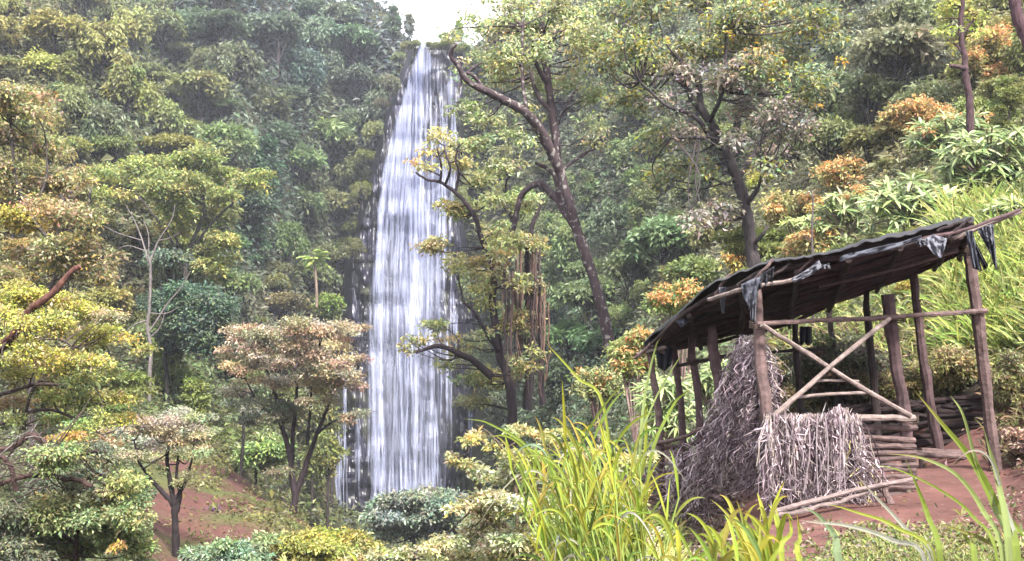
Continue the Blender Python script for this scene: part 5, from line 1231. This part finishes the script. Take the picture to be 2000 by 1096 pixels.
grass_clump("tall yellow-green elephant grass clump left of the hut, the biggest of the grass clumps", 1110, 1285, 715, 6.0, 100, (80, 200), 6.2, -.16, .25)
grass_clump("low yellow-green grass clump in front of the hut's hanging thatch", 1370, 1550, 950, 4.9, 30, (90, 180), 11, -.1, .05)
grass_clump("small grass tuft at the bottom edge below the grey-green bush", 660, 760, 985, 7.2, 7, (60, 130), 8, -.05, .2)
def px_blades(label, Y, lst, gx):
    base = np.array([(gx - 1000) / F * Y, Y, -1.6]); root = thing("grass_clump", label, "grass clump", tuple(base)); m = MB()
    for pts, w, c in lst:
        n0 = len(pts); p3 = [P(p[0], p[1], Y + .12 * math.sin(i * 1.3) + .15 * i / n0) for i, p in enumerate(pts)]
        q0 = p3[0]; g0 = np.array([q0[0] + (base[0] - q0[0]) * .5, q0[1], min(-1.6, q0[2] - .1)])
        blade(m, smooth_path([g0] + p3, 5), w * Y / F, c)
    m.build("leaves", M_GRASS, root, origin=base); return root
YG1, YG2, PW, PG2 = C(186, 200, 60, .22), C(156, 180, 56, .22), C(210, 212, 190, .19), C(176, 196, 110, .22)
px_blades("close broad grass blades at the lower right corner, in front of the hut's doorway", 3.4, [
    ([(1985, 1110), (1948, 1000), (1900, 905), (1845, 835), (1786, 762)], 24, YG2), ([(1975, 1110), (1940, 990), (1905, 900), (1880, 810), (1856, 772)], 14, PG2), ([(1970, 1100), (1950, 950), (1932, 880), (1920, 832)], 16, PG2),
    ([(1990, 1120), (1960, 980), (1935, 900), (1900, 880), (1860, 905)], 9, PW), ([(1960, 1110), (1920, 1000), (1870, 930), (1800, 895), (1730, 886)], 13, PG2), ([(1950, 1110), (1900, 1010), (1840, 960), (1760, 920), (1700, 906)], 8, YG2),
    ([(1980, 1110), (1930, 1060), (1870, 1035), (1826, 1020)], 12, C(160, 160, 70, .22)), ([(2010, 1110), (1990, 1040), (1960, 1000), (1950, 985)], 14, YG2), ([(1905, 1110), (1890, 1060), (1876, 1020)], 14, YG2)], 1975)
px_blades("arching pale and white grass blades across the red soil, left of the lower right corner", 3.8, [
    ([(1822, 1110), (1765, 1030), (1705, 965), (1662, 915)], 11, PW), ([(1810, 1110), (1740, 1055), (1660, 1028), (1590, 1020), (1560, 1016)], 11, PW), ([(1830, 1110), (1750, 1030), (1670, 1000), (1612, 983)], 10, YG1), ([(1836, 1110), (1812, 1010), (1790, 950), (1768, 895)], 14, YG2),
    ([(1640, 1110), (1630, 1050), (1600, 1010), (1570, 990)], 18, C(170, 196, 140, .2)), ([(1565, 1110), (1562, 1050), (1556, 1000)], 13, YG1), ([(1530, 1110), (1545, 1040), (1538, 1000)], 12, YG1)], 1800)
px_blades("few long grass blades reaching up in front of the hut's left end posts", 6.6, [
    ([(1270, 900), (1310, 800), (1335, 770), (1352, 760)], 7, YG2), ([(1240, 900), (1275, 790), (1320, 710), (1345, 678)], 5, PG2), ([(1230, 1000), (1258, 900), (1262, 800), (1268, 790)], 10, YG1), ([(1250, 880), (1260, 770), (1280, 680), (1290, 660)], 7, PG2),
    ([(1180, 800), (1130, 740), (1085, 690), (1064, 668)], 7, YG1), ([(1090, 1110), (1050, 900), (960, 830), (905, 818)], 8, YG2)], 1240)

bush("dark leafy growth in the hollow of the bank behind the hut's crossed braces", 1650, 730, 120, 60, 13.6, [[C(84, 92, 70), C(64, 70, 58), C(100, 104, 76), C(110, 92, 80)]], 8, 1.0)  # the hollow's shade is put into this dark leaf palette
PAL_DW = [[C(150, 142, 92), C(126, 122, 76), C(166, 150, 106), C(110, 96, 72), C(140, 148, 84)], [C(168, 132, 112), C(146, 112, 98), C(186, 158, 130), C(120, 92, 82)]]
for a in [("dry olive weeds on the bank above the log retaining wall, beside the hut's end post", 1850, 725, 60, 36, 12.9), ("dry weeds on the bank above the left part of the log retaining wall", 1740, 755, 60, 24, 13.0),
          ("brownish weeds on the bank right of the hut's end post", 1975, 740, 34, 44, 11.9), ("dead pinkish leaf heap at the foot of the hut's right end post", 1985, 880, 34, 22, 10.6), ("dry brown weeds seen just left of the crossed braces' left foot", 1520, 730, 24, 60, 14.4)]:
    bush(a[0], *a[1:], [PAL_DW[1]] if "pinkish" in a[0] else [PAL_DW[0]], 7, .8)
# short grass and weeds on the bank and terrace
def tufts(label, name, N, region_f, L, w, pal, kind="stuff", droop=(.2, .8), lean=0):
    m = MB(); c = 0
    while c < N:
        px, py = region_f(); Y = hit([px], [py], 2.6)[0]
        if not np.isfinite(Y) or Y > 26 or (py < 905 and Y < 13.1 and px < 1935): c += 1; continue
        b = P(px, py, Y) - [0, 0, .02]
        for j in range(4):
            bb = b + rng.normal(size=3) * [.05, .05, 0]
            blade(m, arc(bb, rng.random() * 6.28, rng.uniform(.6, 1.4), L * rng.uniform(.5, 1.2) * Y / F, rng.uniform(*droop), 6), w * Y / F * rng.uniform(.7, 1.3), pick(pal, 1, .22)[0])
        c += 1
    o = m.build(name, M_GRASS); tag(o, label, name.replace('_', ' '), kind=kind); return o
PAL_BK = [C(176, 190, 96, .26), C(150, 172, 84, .26), C(196, 204, 120, .26), C(130, 150, 80, .26), C(200, 196, 140, .26)]
PAL_DRY = [C(150, 132, 92, .26), C(168, 152, 112, .26), C(124, 120, 72, .26), C(188, 172, 130, .26), C(134, 140, 80, .26), C(116, 96, 76, .26)]
tufts("bright tall grass on the bank right of the hut and behind its posts", "bank_grass", 4300, lambda: (rng.choice([rng.uniform(1520, 2300), rng.uniform(1840, 2080)]), rng.uniform(460, 730)), 56, 4, PAL_BK)
tufts("dry weedy grass on the lower bank behind the hut", "dry_grass", 4800, lambda: (rng.uniform(1500, 2350), rng.uniform(640, 900) if rng.random() < .7 else rng.uniform(640, 780)), 34, 5, PAL_DRY)
tufts("short green grass at the bottom edge of the red terrace", "grass", 3200, lambda: (rng.choice([rng.normal(1800, 80), rng.uniform(1640, 2020)]), 1110 - abs(rng.normal()) * 28), 34, 5, PAL_BK)
tufts("yellow-green grass under the tall elephant grass", "low_grass", 3500, lambda: (rng.uniform(560, 1330), 1125 - abs(rng.normal()) * 50), 60, 6, [C(150, 162, 84), C(176, 180, 104), C(196, 196, 130), C(120, 136, 70)])
tufts("tall bright green grass right of the hut below the long-leaved shrubs", "tall_grass", 2200, lambda: (rng.uniform(1850, 2300), rng.uniform(420, 700)), 105, 6, [C(190, 206, 100, .3), C(166, 190, 84, .3), C(206, 214, 130, .3), C(140, 164, 76, .28)], droop=(.1, .5))
# fallen leaves
m = MB(); N = 5200
px = np.concatenate([rng.normal(1345, 60, N // 2), rng.uniform(1560, 2060, N - N // 2)]); py = np.concatenate([rng.uniform(950, 1130, N // 2), np.where(rng.random(N - N // 2) < .4, rng.uniform(840, 935, N - N // 2), rng.uniform(960, 1110, N - N // 2))])
keep = (px < 1450) | (px > 1935) | (py > 1030) | (rng.random(N) < .06); px, py = px[keep], py[keep]
Y = hit(px, py, 2.6); ok = np.isfinite(Y) & (Y < 20); px, py, Y = px[ok], py[ok], Y[ok]; n = len(px)
pos = np.stack([(px - 1000) / F * Y, Y, (HY - py) / F * Y + .02 + .05 * rng.random(n)], -1)
leaves(m, pos, rng.normal(size=(n, 3)) * [1, 1, .4], unit([0, 0, 1] + rng.normal(size=(n, 3)) * .6), rng.uniform(8, 17, n) * Y / F, rng.uniform(5, 9, n) * Y / F, pick([c * .4 for c in (C(196, 158, 146), C(214, 186, 166), C(164, 120, 112), C(150, 130, 96), C(226, 208, 180), C(140, 150, 84))], n, .2))
tag(m.build("fallen_leaves", M_LEAF), "dry pinkish fallen leaves littering the ground before the hut", "leaves", kind="stuff")

# ------------------------------------------------------------------ pale flowering shrubs, bottom centre
PAL_P = [[C(222, 218, 172, .55), C(204, 200, 146, .55), C(188, 186, 124, .55), C(232, 228, 190, .55), C(168, 168, 104, .55)], [C(180, 182, 120, .5), C(160, 166, 100, .5), C(196, 196, 140, .5), C(204, 186, 110, .5)]]
def shrub_cl(lst, jit, k=3):
    out = []
    for (x, y, rx, ry, pi) in lst:
        for _ in range(k): out.append((x + rng.normal() * rx * .4, y + rng.normal() * ry * .4, rx * .75, ry * .75, rng.uniform(-jit, jit), pi))
    return out
hero("pale_flowering_shrub", "big cream-flowering shrub between the falls and the tall grass clump", 8.2,
     [[[(1000, 1120), (1010, 1000), (1000, 900)], 6, 3], [[(1005, 1050), (940, 960), (900, 900), (878, 880)], 3, 1], [[(1000, 900), (960, 850), (930, 830)], 2, 1], [[(1010, 1000), (1060, 900), (1080, 860)], 3, 1]],
     shrub_cl([(900, 905, 24, 12, 1), (940, 930, 34, 14, 0), (985, 880, 30, 14, 1), (1000, 930, 44, 16, 0), (1050, 900, 34, 14, 1), (960, 980, 50, 18, 0), (1040, 970, 50, 20, 0), (900, 1000, 30, 12, 0), (930, 1040, 50, 20, 0), (1010, 1040, 50, 20, 0), (1080, 1020, 44, 20, 0), (970, 1085, 50, 20, 0), (1060, 1085, 44, 20, 1), (880, 1075, 44, 16, 0), (1100, 960, 36, 18, 1), (1080, 860, 26, 14, 1), (1000, 850, 30, 14, 1), (930, 860, 26, 12, 1)], .5),
     PAL_P, 9, dens=1.0, barkc=(150, 130, 110), cat="shrub", up=.8, droop=.1, twr=.8)
hero("pale_flowering_shrub", "lower cream-flowering shrub at the bottom edge beneath the grey-green bush", 9, [[[(800, 1130), (810, 1080)], 3, 2]],
     shrub_cl([(790, 1085, 40, 12, 0), (840, 1070, 36, 10, 0), (860, 1095, 40, 12, 0), (750, 1090, 26, 10, 1), (700, 1100, 30, 10, 1)], .4), PAL_P, 9, dens=.9, cat="shrub", up=.8, droop=.1)
hero("pale_flowering_shrub", "pale shrub behind the stems of the tall grass clump, left of the hut wall", 8.6, [[[(1200, 1130), (1210, 960)], 4, 2], [[(1205, 1050), (1260, 960)], 2, 1]],
     shrub_cl([(1150, 880, 30, 16, 1), (1210, 900, 36, 18, 1), (1160, 950, 40, 20, 0), (1230, 960, 36, 20, 1), (1190, 1010, 40, 20, 0), (1250, 1030, 36, 18, 0), (1140, 1050, 40, 20, 1), (1210, 1070, 40, 20, 0), (1270, 900, 20, 14, 1)], .4), PAL_P, 9, dens=.8, cat="shrub", up=.7, droop=.1)

# spray drifting in front of the lower falls
m, n, l = new_mat("spray_mist"); out = n.new("ShaderNodeOutputMaterial"); pv = n.new("ShaderNodeVolumePrincipled")
pv.inputs["Color"].default_value = (0.9, 0.92, 1.0, 1); pv.inputs["Density"].default_value = 0.004
l.new(pv.outputs[0], out.inputs["Volume"])
a = np.linspace(0, 2 * np.pi, 25)[:-1]; b = np.linspace(-np.pi / 2, np.pi / 2, 14); A_, B_ = np.meshgrid(a, b, indexing='ij')
cen = P(798, 760, 137); v = np.stack([cen[0] + 7.0 * np.cos(A_) * np.cos(B_), cen[1] + 6 * np.sin(A_) * np.cos(B_), cen[2] + 21 * np.sin(B_)], -1)
mm = MB(); mm.add(v, [1, 1, 1], [[i * 14 + j, ((i + 1) % 24) * 14 + j, ((i + 1) % 24) * 14 + j + 1, i * 14 + j + 1] for i in range(24) for j in range(13)])
tag(mm.build("mist", m), "thin spray drifting before the lower waterfall", "mist", kind="stuff")
# ------------------------------------------------------------------ air
m, n, l = new_mat("haze_air"); out = n.new("ShaderNodeOutputMaterial"); pv = n.new("ShaderNodeVolumePrincipled")
pv.inputs["Color"].default_value = (0.8, 0.84, 1.0, 1); pv.inputs["Density"].default_value = HAZE; pv.inputs["Anisotropy"].default_value = 0.2
l.new(pv.outputs[0], out.inputs["Volume"])
xs = (-1190, 1190); ysz = (-410, 425); zs = (float(Zv.min()) - 1.5, 92.0)
v = [(x, y, z) for x in xs for y in ysz for z in zs]
hm = bpy.data.meshes.new("haze"); hm.from_pydata(v, [], [(0, 1, 3, 2), (4, 6, 7, 5), (0, 4, 5, 1), (2, 3, 7, 6), (0, 2, 6, 4), (1, 5, 7, 3)]); hm.materials.append(m)
ho = bpy.data.objects.new("haze", hm); scene.collection.objects.link(ho); tag(ho, "thin pale bluish air filling the gorge", "haze", kind="stuff")
